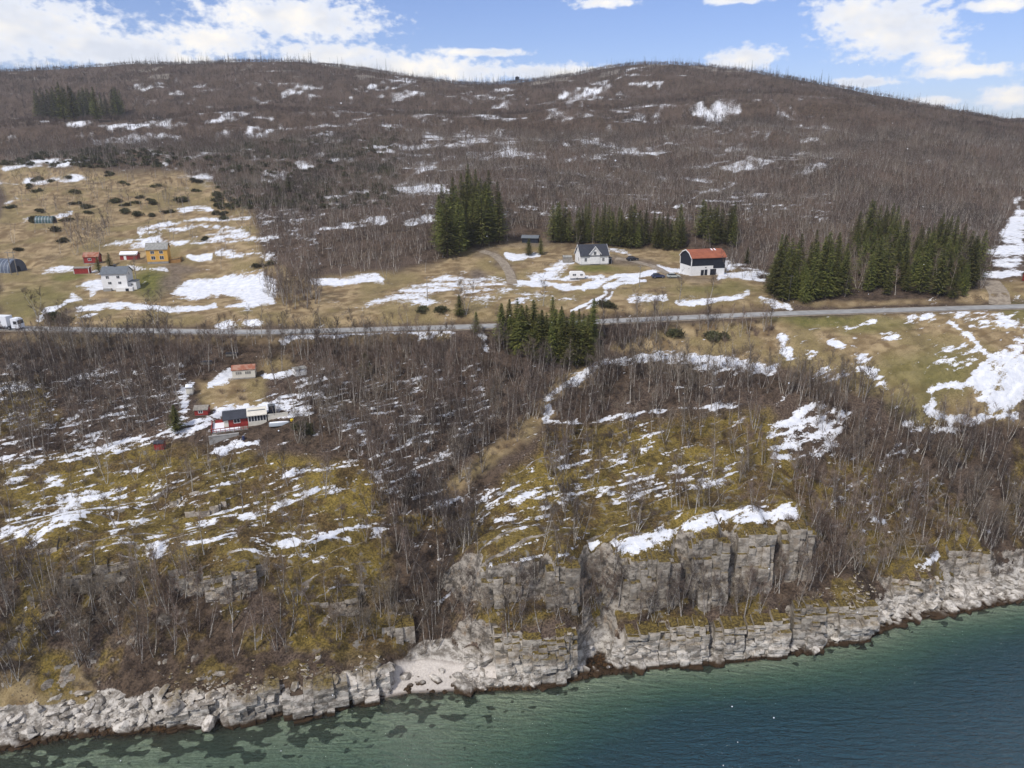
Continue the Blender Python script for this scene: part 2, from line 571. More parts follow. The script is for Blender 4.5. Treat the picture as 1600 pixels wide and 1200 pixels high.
for pts, hw, s in [
    ([(225, 362), (250, 350), (310, 345), (390, 335)], 4, .8), ([(223, 358), (375, 356)], 5, .75), ([(40, 345), (110, 335)], 4, .7), ([(281, 330), (331, 326)], 4, .8),
    ([(10, 262), (140, 252)], 6, .8), ([(0, 285), (120, 280)], 5, .65), ([(0, 320), (20, 312)], 5, .6), ([(150, 222), (270, 210)], 6, .8), ([(355, 212), (420, 208)], 5, .75), ([(60, 190), (200, 195)], 4, .7),
    ([(66, 425), (119, 420)], 6, .6), ([(55, 498), (112, 462)], 6, .9), ([(130, 462), (150, 455), (165, 450)], 3, .9), ([(200, 416), (250, 420)], 4, .9), ([(290, 401), (331, 400)], 4, .9), ([(145, 424), (165, 422)], 4, .8),
    ([(116, 481), (169, 472), (275, 484), (334, 480)], 6, .9), ([(110, 495), (150, 490)], 3, .7), ([(337, 508), (437, 506)], 5, .6), ([(490, 440), (590, 436)], 7, .9), ([(345, 395), (430, 405)], 9, .58), ([(350, 378), (425, 370)], 6, .6),
    ([(434, 536), (470, 527), (500, 522), (700, 518)], 5, .9), ([(660, 526), (705, 524)], 7, .7), ([(755, 520), (760, 545)], 6, .7),
    ([(650, 257), (705, 250)], 5, .8), ([(736, 243), (853, 246)], 9, .66), ([(805, 446), (911, 448), (970, 436), (1021, 427)], 4.5, 1.0), ([(839, 439), (890, 436), (952, 434)], 3.5, .95),
    ([(949, 390), (983, 395)], 5, .7), ([(1028, 419), (1080, 422)], 6, 1.0), ([(1128, 432), (1183, 427)], 5, .95), ([(1126, 402), (1145, 415)], 9, .85), ([(1145, 432), (1200, 434)], 4, .8),
    ([(895, 486), (952, 450), (997, 438)], 3, .95), ([(915, 484), (962, 452), (1010, 440)], 2.5, .9), ([(985, 470), (1040, 468)], 8, .75), ([(1062, 474), (1117, 472), (1172, 460)], 5, .9), ([(796, 403), (842, 398)], 5, .9),
    ([(1025, 279), (1145, 284), (1086, 310), (1060, 325)], 3, .75), ([(1093, 322), (1200, 303)], 6, .65), ([(1194, 470), (1228, 480)], 6, .8), ([(1155, 412), (1200, 428)], 6, .7),
    ([(850, 655), (870, 620), (895, 590), (935, 568), (1000, 561), (1100, 557), (1200, 578)], 7, .88), ([(1080, 566), (1205, 582)], 10, .8),
    ([(1331, 511), (1369, 505)], 6, .7), ([(1378, 527), (1406, 524)], 5, .8), ([(1406, 505), (1459, 492)], 7, .75), ([(1503, 494), (1587, 505)], 13, .62), ([(1472, 489), (1547, 486)], 3, .8), ([(1487, 508), (1547, 555)], 4, .9),
    ([(1450, 630), (1455, 612), (1475, 602), (1500, 606)], 7, .85), ([(1450, 632), (1460, 645), (1487, 655), (1525, 655), (1557, 640)], 9, .95), ([(1420, 660), (1485, 667)], 8, .75),
    ([(920, 862), (1000, 850), (1060, 835), (1100, 812), (1232, 798)], 13, .85), ([(850, 661), (919, 660), (1025, 642), (1162, 633)], 3.5, .82), ([(690, 790), (780, 772), (850, 770)], 10, .6), ([(980, 890), (1000, 872)], 6, .7),
    ([(754, 891), (844, 867)], 5, .95), ([(741, 817), (857, 803)], 5, .7), ([(870, 862), (900, 855)], 4, .7), ([(84, 716), (147, 704), (219, 691), (269, 676), (328, 657)], 10, .75), ([(0, 754), (62, 728)], 9, .65), ([(75, 757), (147, 729)], 9, .7), ([(119, 694), (150, 679)], 7, .65),
    ([(0, 610), (100, 595)], 6, .65), ([(0, 625), (75, 618)], 6, .7), ([(105, 600), (230, 590)], 5, .6), ([(340, 642), (415, 632)], 8, .95), ([(334, 703), (406, 690)], 6, 1.0), ([(290, 820), (390, 800), (500, 770), (560, 752)], 9, .66), ([(410, 855), (500, 838), (604, 825)], 12, .62), ([(290, 850), (370, 838)], 5, .6), ([(410, 747), (560, 725)], 6, .6),
    ([(325, 600), (365, 585)], 8, .85), ([(415, 588), (455, 584)], 5, .9), ([(290, 600), (285, 640), (262, 672)], 6, .75), ([(570, 640), (665, 660)], 9, .55), ([(690, 640), (760, 635)], 7, .5),
    ([(580, 230), (735, 225)], 7, .85), ([(610, 290), (650, 270), (710, 246)], 6, .9), ([(620, 290), (690, 295)], 9, .85), ([(500, 305), (600, 300)], 5, .75), ([(735, 240), (850, 245)], 9, .7), ([(950, 237), (1030, 242)], 6, .6), ([(1230, 222), (1275, 218)], 6, .75), ([(480, 200), (700, 192)], 5, .5), ([(510, 358), (610, 342)], 5, .8), ([(640, 347), (690, 342)], 8, .7),
    ([(580, 130), (640, 128)], 4, .7), ([(880, 150), (930, 140), (990, 112)], 7, .7), ([(990, 125), (1060, 140)], 7, .5), ([(1545, 432), (1600, 428)], 6, .85), ([(1390, 790), (1440, 770)], 7, .55), ([(1435, 885), (1470, 865)], 6, .7), ([(1150, 162), (1190, 158)], 3, .7), ([(1080, 178), (1110, 175)], 5, .6)]:
    m_line(SNOW, pts, hw, s)
for e in [(1311, 538, 13, 8, 1.0), (1500, 555, 50, 20, .52), (1230, 553, 12, 13, .95), (1225, 528, 12, 9, .9), (1268, 555, 14, 12, .6), (195, 648, 14, 8, .75), (455, 637, 46, 20, .8), (495, 605, 30, 18, .72), (250, 855, 26, 16, .62), (930, 225, 42, 14, .75), (430, 310, 25, 12, .5), (205, 200, 40, 5, .6), (1440, 520, 30, 8, .5), (1120, 605, 12, 4, .6), (1060, 605, 14, 3, .7)]:
    m_ell(SNOW, *e)

SNOW *= .70 + .60 * fbm(GX / 46, GY / 15, 9, 3)
SNOW = np.where(GY < 330, SNOW * .9, SNOW)
GRASS = newmap()
for pts in [[(0, 258), (120, 268), (280, 266), (330, 285), (395, 330), (400, 400), (480, 432), (600, 425), (690, 412), (700, 398), (740, 385), (810, 378), (960, 388), (1060, 385), (1200, 440), (1230, 480), (600, 508), (0, 512)],
            [(1040, 512), (1250, 498), (1600, 482), (1600, 660), (1440, 662), (1390, 625), (1300, 600), (1220, 575), (1100, 555), (1000, 555), (960, 540)],
            [(300, 595), (420, 590), (410, 640), (320, 640)], [(0, 1050), (120, 1040), (160, 1100), (0, 1125)]]:
    m_poly(GRASS, pts, 1.0, 8)
m_line(GRASS, [(700, 770), (760, 720), (850, 645), (880, 600), (925, 575)], 13, .9)
m_line(GRASS, [(0, 528), (440, 533), (700, 526)], 7, .5)
m_ell(GRASS, 1520, 462, 34, 10, 1)
m_ell(GRASS, 1585, 455, 40, 16, 1)
m_ell(GRASS, 1350, 472, 120, 5, .7)
m_ell(GRASS, 430, 570, 28, 16, .8)
GREEN = newmap()
for e in [(1450, 580, 80, 35, .6), (1430, 630, 40, 30, .5), (232, 440, 30, 22, 1), (110, 434, 32, 7, .9), (932, 421, 34, 6, 1), (1290, 500, 80, 10, .8), (60, 470, 60, 30, .5), (1590, 490, 30, 14, .6), (1130, 452, 60, 10, .6), (1370, 510, 60, 12, .6)]:
    m_ell(GREEN, *e)
MOSS = newmap()
for pts in [[(0, 905), (0, 730), (150, 700), (280, 695), (600, 725), (610, 935), (460, 960), (400, 900), (260, 895), (100, 885)],
            [(0, 600), (60, 590), (90, 660), (0, 680)], [(460, 940), (640, 960), (630, 1020), (440, 1010)], [(20, 950), (60, 950), (60, 1030), (0, 1030)],
            [(740, 985), (760, 790), (860, 668), (1200, 640), (1280, 800), (1290, 870), (1200, 900), (900, 1000)],
            [(1290, 720), (1420, 720), (1520, 800), (1540, 900), (1420, 920), (1330, 860)],
            [(60, 1020), (110, 1020), (110, 1090), (50, 1080)], [(900, 975), (1230, 960), (1230, 990), (900, 1000)]]:
    m_poly(MOSS, pts, 1.0, 12)
DIRT = newmap()
m_line(DIRT, [(165, 468), (120, 482), (70, 505)], 5, .8)
m_line(DIRT, [(745, 390), (775, 400), (795, 425), (800, 445)], 7, .8)
m_line(DIRT, [(860, 378), (780, 390), (745, 400)], 4, .5)
m_line(DIRT, [(905, 486), (957, 451), (1003, 439)], 3, .9)
m_line(DIRT, [(960, 405), (1010, 412), (1050, 430)], 6, .9)
m_line(DIRT, [(1060, 434), (1130, 436)], 4, .6)
m_line(DIRT, [(1560, 475), (1552, 450), (1540, 440)], 10, .9)
m_ell(DIRT, 262, 437, 22, 16, .9, -40)
m_ell(DIRT, 275, 420, 30, 8, .9)
m_ell(DIRT, 750, 434, 13, 10, 1)
SAND = newmap()
m_poly(SAND, [(612, 1065), (625, 1035), (690, 1030), (790, 1040), (790, 1062), (740, 1078), (640, 1082), (560, 1098)], 1, 6)
BIRCH = newmap()
for pts, s in [([(0, 90), (1600, 90), (1600, 290), (1540, 420), (1530, 440), (1200, 440), (1150, 380), (1060, 372), (960, 378), (860, 366), (740, 380), (690, 405), (600, 420), (480, 425), (410, 400), (395, 330), (330, 280), (270, 255), (0, 245)], .85),
               ([(480, 530), (770, 535), (860, 580), (880, 625), (800, 690), (720, 735), (560, 730), (480, 650)], 1.0),
               ([(575, 720), (700, 740), (745, 800), (752, 900), (748, 1022), (690, 1032), (640, 1020), (600, 960), (590, 850)], 1.2),
               ([(0, 885), (130, 880), (280, 890), (440, 900), (600, 930), (640, 1030), (560, 1075), (440, 1085), (200, 1095), (0, 1085)], 1.0),
               ([(880, 575), (960, 565), (1090, 570), (1230, 585), (1285, 630), (1180, 632), (1030, 645), (880, 655), (860, 650)], 1.0),
               ([(1250, 600), (1330, 590), (1400, 640), (1450, 668), (1600, 655), (1600, 915), (1480, 930), (1400, 930), (1300, 960), (1260, 900), (1270, 800), (1230, 740), (1290, 690)], .95),
               ([(0, 520), (480, 525), (480, 570), (290, 590), (0, 590)], .8), ([(0, 590), (280, 585), (270, 660), (100, 720), (0, 720)], .6),
               ([(925, 510), (1060, 510), (1040, 535), (960, 548), (930, 550)], 1.0), ([(1060, 505), (1200, 500), (1210, 525), (1080, 530)], .7),
               ([(400, 430), (490, 430), (495, 490), (440, 485)], .6), ([(740, 900), (970, 900), (960, 990), (760, 1000)], .8), ([(970, 900), (1290, 880), (1290, 975), (980, 990)], 1.0),
               ([(860, 655), (1200, 640), (1200, 700), (880, 720)], .4), ([(840, 690), (910, 690), (900, 900), (850, 860)], .7), ([(560, 690), (760, 690), (760, 770), (570, 770)], .55),
               ([(1140, 390), (1200, 400), (1205, 440), (1140, 425)], .8), ([(120, 355), (170, 350), (165, 400), (110, 395)], .5), ([(900, 720), (1300, 700), (1300, 850), (900, 850)], .2),
               ([(0, 720), (600, 720), (600, 880), (0, 880)], .09), ([(400, 640), (560, 610), (570, 700), (430, 710)], .5), ([(340, 590), (480, 590), (480, 625), (350, 620)], .25), ([(910, 890), (972, 880), (975, 985), (915, 985)], 1.2), ([(0, 250), (390, 270), (400, 420), (0, 390)], .07), ([(90, 350), (175, 345), (170, 395), (95, 395)], .35), ([(340, 280), (420, 300), (440, 420), (380, 410)], .4)]:
    m_poly(BIRCH, pts, s, 24 if pts[0] == (0, 90) else 10)
CLEAR = newmap()
for pts, hw in [([(870, 620), (895, 590), (935, 568), (1000, 561), (1100, 557), (1200, 578)], 7), ([(330, 660), (440, 668)], 26), ([(375, 585), (385, 580)], 24), ([(465, 585), (475, 585)], 16), ([(297, 615), (300, 622)], 14), ([(315, 645), (320, 655)], 14), ([(250, 700), (255, 712)], 16), ([(1575, 400), (1590, 330)], 18), ([(820, 375), (840, 385)], 14), ([(-40, 522), (55, 524)], 14), ([(-40, 540), (50, 540)], 9), ([(1585, 380), (1590, 330)], 12)]:
    m_line(CLEAR, pts, hw, 1.0)

# ------------------------------------------------------------------ materials
MATS = {}


def principled(name, color, rough=0.8, spec=0.3, vary=0.0, vscale=3.0, metallic=0.0, bump=0.0, bscale=20.0, stretch=(1, 1, 1), col2=None, obj_rand=0.0):
    if name in MATS:
        return MATS[name]
    m = bpy.data.materials.new(name)
    m.use_nodes = True
    g = NT(m.node_tree)
    b = g.n['Principled BSDF']
    b.inputs['Roughness'].default_value = rough
    b.inputs['Specular IOR Level'].default_value = spec
    b.inputs['Metallic'].default_value = metallic
    tc = g.node('ShaderNodeTexCoord').outputs['Object']
    vec = g.mapping(tc, stretch)
    c = tuple(color) + (1,)
    if vary or col2:
        c2 = tuple(col2) + (1,) if col2 else tuple(max(0, v * (1 - vary)) for v in color) + (1,)
        nz = g.smooth(g.noise(vec, vscale, 5, 0.6), 0.38, 0.64)
        cs = g.mix(nz, c, c2)
    else:
        cs = g.mix(0.0, c, c)
    if obj_rand:
        oi = g.node('ShaderNodeObjectInfo').outputs['Random']
        hsv = g.node('ShaderNodeHueSaturation')
        g.put(hsv.inputs['Value'], g.math('MULTIPLY_ADD', oi, 2 * obj_rand, 1 - obj_rand))
        g.put(hsv.inputs['Hue'], g.math('MULTIPLY_ADD', oi, 0.03 * (obj_rand > 0), 0.485))
        g.put(hsv.inputs['Color'], cs)
        cs = hsv.outputs[0]
    g.put(b.inputs['Base Color'], cs)
    if bump:
        bn = g.node('ShaderNodeBump')
        bn.inputs['Strength'].default_value = bump
        bn.inputs['Distance'].default_value = 0.1
        g.put(bn.inputs['Height'], g.noise(vec, bscale, 5, 0.6))
        g.l.new(bn.outputs[0], b.inputs['Normal'])
    MATS[name] = m
    return m


def terrain_material():
    m = bpy.data.materials.new('terrain')
    m.use_nodes = True
    g = NT(m.node_tree)
    b = g.n['Principled BSDF']
    geo = g.node('ShaderNodeNewGeometry')
    P = geo.outputs['Position']
    A = g.node('ShaderNodeAttribute', attribute_name='cover_a')
    B = g.node('ShaderNodeAttribute', attribute_name='cover_b')
    sa = g.node('ShaderNodeSeparateColor')
    g.put(sa.inputs[0], A.outputs['Color'])
    sb = g.node('ShaderNodeSeparateColor')
    g.put(sb.inputs[0], B.outputs['Color'])
    snow, rock, grass = sa.outputs[0], sa.outputs[1], sa.outputs[2]
    moss = A.outputs['Alpha']
    dirt, green, sand = sb.outputs[0], sb.outputs[1], sb.outputs[2]
    wet = B.outputs['Alpha']
    C = g.node('ShaderNodeAttribute', attribute_name='cover_c')
    scn = g.node('ShaderNodeSeparateColor')
    g.put(scn.inputs[0], C.outputs['Color'])
    n_big, hea, gs = scn.outputs[0], scn.outputs[1], scn.outputs[2]
    wd = C.outputs['Alpha']
    n_mid = g.noise(P, 0.55, 3, 0.65)
    n_fine = g.noise(P, 2.6, 3, 0.7)
    nmx = g.math('ADD', g.math('MULTIPLY', n_mid, 0.5), g.math('MULTIPLY', n_fine, 0.5))
    shaded_litter = g.mix(g.smooth(nmx, .38, .62), (.026, .018, .013), (.105, .073, .050))  # leaf litter, browns darkened to hold the shadow under the trees
    shaded_litter = g.mix(g.smooth(n_big, .40, .65), shaded_litter, g.mix(g.smooth(n_fine, .4, .6), (.045, .031, .024), (.135, .098, .072)))
    # dry meadow
    gr = g.mix(g.smooth(g.math('ADD', g.math('MULTIPLY', gs, .6), g.math('MULTIPLY', n_fine, .4)), .30, .70), (.165, .112, .058), (.36, .27, .150))
    gr = g.mix(g.smooth(n_big, .35, .75, 0, .8), gr, g.mix(g.smooth(n_fine, .4, .6), (.15, .118, .048), (.285, .222, .105)))
    gr = g.mix(g.smooth(g.math('ADD', n_fine, g.math('MULTIPLY', g.math('SUBTRACT', hea, .5), .3)), .54, .70), gr, (.085, .062, .040, 1))
    grn = g.mix(g.smooth(nmx, .4, .62), (.085, .088, .024), (.170, .155, .045))
    # moss and heath on rock
    mo = g.mix(g.smooth(nmx, .36, .64), (.050, .037, .015), (.205, .148, .040))
    mo = g.mix(g.smooth(n_big, .40, .68, 0, .8), mo, g.mix(g.smooth(n_fine, .34, .66), (.085, .066, .018), (.280, .200, .048)))
    mo = g.mix(g.smooth(hea, .46, .72, 0, .65), mo, g.mix(g.smooth(n_fine, .36, .66), (.032, .020, .012), (.120, .074, .038)))
    mo = g.mix(g.math('MULTIPLY', g.smooth(n_mid, .58, .68), .8), mo, g.mix(n_fine, (.13, .12, .11), (.26, .25, .235)))
    # rock with bedding
    rk_l = g.noise(g.mapping(P, (0.5, 0.5, 1.1), rot=(R(5), 0, 0)), 1.0, 4, 0.7, 0.0)
    rk = g.mix(g.smooth(rk_l, .40, .60), (.11, .095, .078), (.33, .295, .25))
    rk = g.mix(g.smooth(n_mid, .52, .70), rk, g.mix(g.smooth(n_fine, .4, .6), (.17, .115, .07), (.34, .29, .23)))
    rk = g.mix(g.smooth(n_fine, .60, .70), rk, (.05, .042, .036, 1))
    # bleached zone above the water and the weed band
    sz = g.node('ShaderNodeSeparateXYZ')
    g.put(sz.inputs[0], P)
    z = g.math('ADD', sz.outputs[2], g.math('MULTIPLY', g.math('SUBTRACT', n_mid, .5), 2.2))
    pale = g.mix(g.smooth(rk_l, .38, .60), (.17, .150, .125), (.48, .445, .395))
    pale = g.mix(g.smooth(n_fine, .58, .70), pale, (.13, .10, .075, 1))
    rk = g.mix(g.smooth(z, 5.6, 3.2), rk, pale)
    sd = g.mix(g.smooth(n_fine, .35, .7), (.50, .45, .40), (.60, .55, .49))
    dr = g.mix(g.smooth(nmx, .38, .62), (.085, .062, .045), (.20, .158, .118))
    c = g.mix(grass, shaded_litter, gr)
    c = g.mix(green, c, grn)
    c = g.mix(moss, c, mo)
    c = g.mix(dirt, c, dr)
    rmask = g.smooth(g.math('ADD', rock, g.math('MULTIPLY', g.math('SUBTRACT', nmx, .5), 1.0)), .42, .58)
    c = g.mix(rmask, c, rk)
    c = g.mix(sand, c, sd)
    weed = g.mix(g.smooth(n_fine, .4, .62), (.014, .009, .005), (.070, .038, .016))
    wz = g.math('ADD', sz.outputs[2], g.math('MULTIPLY', g.math('SUBTRACT', n_mid, .5), 1.1))
    c = g.mix(g.math('MULTIPLY', g.smooth(wz, 1.15, 0.45), g.math('SUBTRACT', 1.0, g.math('MULTIPLY', sand, .9))), c, weed)
    # sea floor: pale sand, dark weed beds; thin shoreline strip also paints dark reflection
    floor = g.mix(g.smooth(n_fine, .3, .7), (.36, .42, .30), (.50, .55, .41))
    thr = g.smooth(sz.outputs[2], -0.15, -1.3, 0.34, 0.70)
    weed_refl = g.smooth(g.math('SUBTRACT', wd, g.math('ADD', thr, g.smooth(sz.outputs[0], -28, -2, 0.0, .24))), -.05, .05)
    floor = g.mix(g.math('MULTIPLY', weed_refl, .9), floor, (.045, .050, .034, 1))
    c = g.mix(g.smooth(sz.outputs[2], 0.02, -0.25), c, floor)
    n_str = g.noise(g.mapping(P, (.5, 2.2, 1), rot=(0, 0, -STRIKE)), 1.0, 3, .7)
    sm = g.math('ADD', snow, g.math('ADD', g.math('MULTIPLY', g.math('SUBTRACT', n_fine, .5), 1.0), g.math('MULTIPLY', g.math('SUBTRACT', n_str, .5), .85)))
    smk = g.smooth(sm, .46, .64)
    sc = g.mix(g.smooth(n_mid, .3, .7), (.58, .60, .645), (.76, .765, .79))
    sc = g.mix(g.smooth(sm, .50, .80), (.50, .485, .47), sc)
    c = g.mix(smk, c, sc)
    g.put(b.inputs['Base Color'], c)
    b.inputs['Roughness'].default_value = 0.9
    b.inputs['Specular IOR Level'].default_value = 0.15
    bn = g.node('ShaderNodeBump')
    bn.inputs['Strength'].default_value = 0.75
    bn.inputs['Distance'].default_value = 0.5
    hgt = g.math('ADD', g.math('MULTIPLY', n_fine, .55), g.math('MULTIPLY', n_mid, .6))
    g.put(bn.inputs['Height'], hgt)
    g.l.new(bn.outputs[0], b.inputs['Normal'])
    return m


# ------------------------------------------------------------------ object helpers
def tag(o, label=None, cat=None, group=None, kind=None):
    if label:
        o['label'] = label
    if cat:
        o['category'] = cat
    if group:
        o['group'] = group
    if kind:
        o['kind'] = kind
    return o


def link(o, parent=None):
    COL.objects.link(o)
    if parent:
        o.parent = parent
    return o


def mesh(name, v, f, mats=None, smooth=False, midx=None):
    me = bpy.data.meshes.new(name)
    me.from_pydata([tuple(p) for p in v], [], f)
    for m in (mats if isinstance(mats, (list, tuple)) else [mats]):
        if m:
            me.materials.append(m)
    if midx is not None:
        me.polygons.foreach_set('material_index', midx)
    if smooth:
        me.polygons.foreach_set('use_smooth', [True] * len(me.polygons))
    me.update()
    return me


class G:
    """collects solid pieces of one part"""
    def __init__(self):
        self.v, self.f = [], []

    def add(self, v, f):
        k = len(self.v)
        self.v += [tuple(p) for p in v]
        self.f += [tuple(i + k for i in q) for q in f]
        return self

    def box(self, x0, x1, y0, y1, z0, z1):
        return self.add([(x0, y0, z0), (x1, y0, z0), (x1, y1, z0), (x0, y1, z0), (x0, y0, z1), (x1, y0, z1), (x1, y1, z1), (x0, y1, z1)],
                        [(0, 3, 2, 1), (4, 5, 6, 7), (0, 1, 5, 4), (1, 2, 6, 5), (2, 3, 7, 6), (3, 0, 4, 7)])

    def prism(self, poly, axis, a, b):
        """extrude a 2D outline along x ('x': outline in y,z) or y ('y': outline in x,z)"""
        n = len(poly)
        if axis == 'x':
            v = [(a, p, q) for p, q in poly] + [(b, p, q) for p, q in poly]
        elif axis == 'y':
            v = [(p, a, q) for p, q in poly] + [(p, b, q) for p, q in poly]
        else:
            v = [(p, q, a) for p, q in poly] + [(p, q, b) for p, q in poly]
        f = [tuple(range(n)), tuple(range(2 * n - 1, n - 1, -1))]
        f += [(i, i + n, (i + 1) % n + n, (i + 1) % n) for i in range(n)]
        return self.add(v, f)

    def tube(self, p0, p1, r0, r1=None, n=8):
        r1 = r0 if r1 is None else r1
        p0, p1 = Vector(p0), Vector(p1)
        q = (p1 - p0).to_track_quat('Z', 'Y')
        v = []
        for p, r in ((p0, r0), (p1, r1)):
            for i in range(n):
                a = 2 * math.pi * i / n
                v.append(p + q @ Vector((r * math.cos(a), r * math.sin(a), 0)))
        f = [(i, (i + 1) % n, (i + 1) % n + n, i + n) for i in range(n)] + [tuple(range(n - 1, -1, -1)), tuple(range(n, 2 * n))]
        return self.add(v, f)

    def obj(self, name, mat, parent=None, smooth=False):
        me = mesh(name, self.v, self.f, mat, smooth)
        return link(bpy.data.objects.new(name, me), parent)


def empty(name, loc, rz=0.0, label=None, cat=None, group=None):
    e = bpy.data.objects.new(name, None)
    e.empty_display_size = 0.5
    COL.objects.link(e)
    e.location = loc
    e.rotation_euler = (0, 0, rz)
    return tag(e, label, cat, group)


# ------------------------------------------------------------------ building sites (levelled ground)
SITE = {}


def site(key, px, py, r0, r1, back=0.0):
    p, t = hit(px, py, H0)
    d = ray(px, py)
    hd = np.array([d[0], d[1]]) / math.hypot(d[0], d[1])
    x, y = p[0] + hd[0] * back, p[1] + hd[1] * back
    SITE[key] = (x, y, p[2])
    PADS.append((x, y, p[2], r0, r1))


site('white_house', 187, 454, 7, 12, 3.5)
site('yellow_house', 250, 412, 6, 11, 3.0)
site('red_barn', 146, 412, 4, 7, 2.0)
site('red_flat', 130, 428, 3.5, 6, 1.5)
site('red_low', 204, 406, 4, 7, 1.5)
site('green_tent', 72, 349, 5, 9, 2.0)
site('grey_hall', 10, 426, 7, 12, 4.0)
site('farmhouse', 924, 414, 8, 13, 3.5)
site('black_shed', 829, 380, 6, 10, 2.5)
site('grey_shed', 886, 411, 2.5, 5, 1.5)
site('barn', 1096, 430, 9, 14, 4.0)
site('cottage', 372, 668, 5, 8, 2.5)
site('upper_cabin', 383, 592, 4, 7, 1.8)
site('white_shed', 469, 588, 2.5, 5, 1.2)
site('privy', 298, 617, 1.5, 3.5, .7)
site('red_grey_shed', 317, 649, 2.2, 4, 1.0)
site('red_hut', 251, 703, 1.7, 3.5, .8)
site('red_edge', 1619, 443, 4, 7, 2)

# ------------------------------------------------------------------ rock faces: photo columns, top and foot rows
ROCKS = [
    (754, 846, 892, 962, 'broad mossy-topped grey buttress beside the wooded gully', 8, .9, .12),
    (854, 906, 898, 990, 'narrow grey pillar between broad buttress and dark cleft', 8, .9, .06),
    (972, 1060, 888, 984, 'tall grey buttress facing the narrow pillar across the dark cleft', 9, .9, .06),
    (1072, 1136, 856, 956, 'grey buttress under the snowy ledge, second past the dark cleft', 8, .9, .06),
    (1147, 1206, 846, 946, 'square grey buttress between two black cracks', 8, .9, .05),
    (1217, 1270, 838, 924, 'last grey buttress before the leafless thicket', 8, .9, .08),
    (818, 905, 1012, 1074, 'pale yellowish layered rock block at the end of the beach boulders', 7, .5, .08),
    (978, 1030, 996, 1045, 'pale layered waterline block below the tall buttress', 6, .5, .04),
    (1030, 1108, 992, 1046, 'wide pale layered waterline block with dark foot', 6, .5, .04),
    (1116, 1162, 988, 1038, 'small pale waterline block beside a black slot', 6, .5, .03),
    (1165, 1232, 984, 1034, 'rounded pale waterline block below rusty heather', 6, .5, .04),
    (1237, 1286, 958, 1018, 'blocky pale pinnacle split by a dark crack', 5, .5, .02),
    (1288, 1368, 962, 1012, 'long white layered ledge where the cliff meets shingle', 5, .45, .04),
    (112, 200, 894, 928, 'tan layered outcrop above the scrub slope', 6, .45, .10),
    (268, 326, 896, 926, 'grey outcrop split from the mossy slab by a dark crack', 6, .5, .08),
    (325, 402, 898, 940, 'low overhanging grey ledge under golden moss', 6, .45, .10),
    (265, 352, 1112, 1140, 'low tan layered shore ledge beside the boulder heap', 5, .4, .10),
    (362, 440, 1098, 1132, 'white layered shore ledge ending at a dark slot', 5, .4, .06),
    (446, 546, 1090, 1122, 'tilted white layered slab of the shore between slot and beach slab', 5, .4, .12),
    (540, 612, 1074, 1102, 'grey jointed shore slab touching the sand beach', 5, .4, .12),
    (1480, 1545, 868, 914, 'moss-capped outcrop above the shingle shore', 6, .6, .12),
    (1395, 1470, 915, 955, 'pale smooth rock shelf below the moss-capped outcrop', 6, .5, .16),
    (600, 650, 985, 1022, 'dark-holed grey rock at the top of the sand beach', 5, .6, .10),
    (775, 830, 1000, 1050, 'shattered grey rock at the cliff end of the beach', 5, .5, .12),
    (292, 352, 794, 806, 'smooth grey whaleback of bare rock among snow streaks', 5, .9, .3),
    (266, 282, 784, 794, 'round grey boulder lying in the brown gully of the slab', 2.2, .9, .2),
    (60, 118, 858, 868, 'flat grey bare rock showing in the golden moss', 4, .7, .3),
    (480, 560, 944, 958, 'long low grey ledge along the lower moss slope', 4, .5, .2)]
for (a, b, c, d, lab, dep, lay, bat) in ROCKS:
    _p, _t = hit(.5 * (a + b), d, H0)
    _h = (d - c) * _t / FPX / math.cos(PITCH + math.atan((.5 * (c + d) - 600) / FPX))
    _v = ray(.5 * (a + b), d)
    _az = math.atan2(_v[0], _v[1])
    _rz = .16 - .35 * _az
    BLUFFS.append((_p[0], _p[1], max(_p[2], 0.0), (b - a) * _t / FPX, _h, _rz))


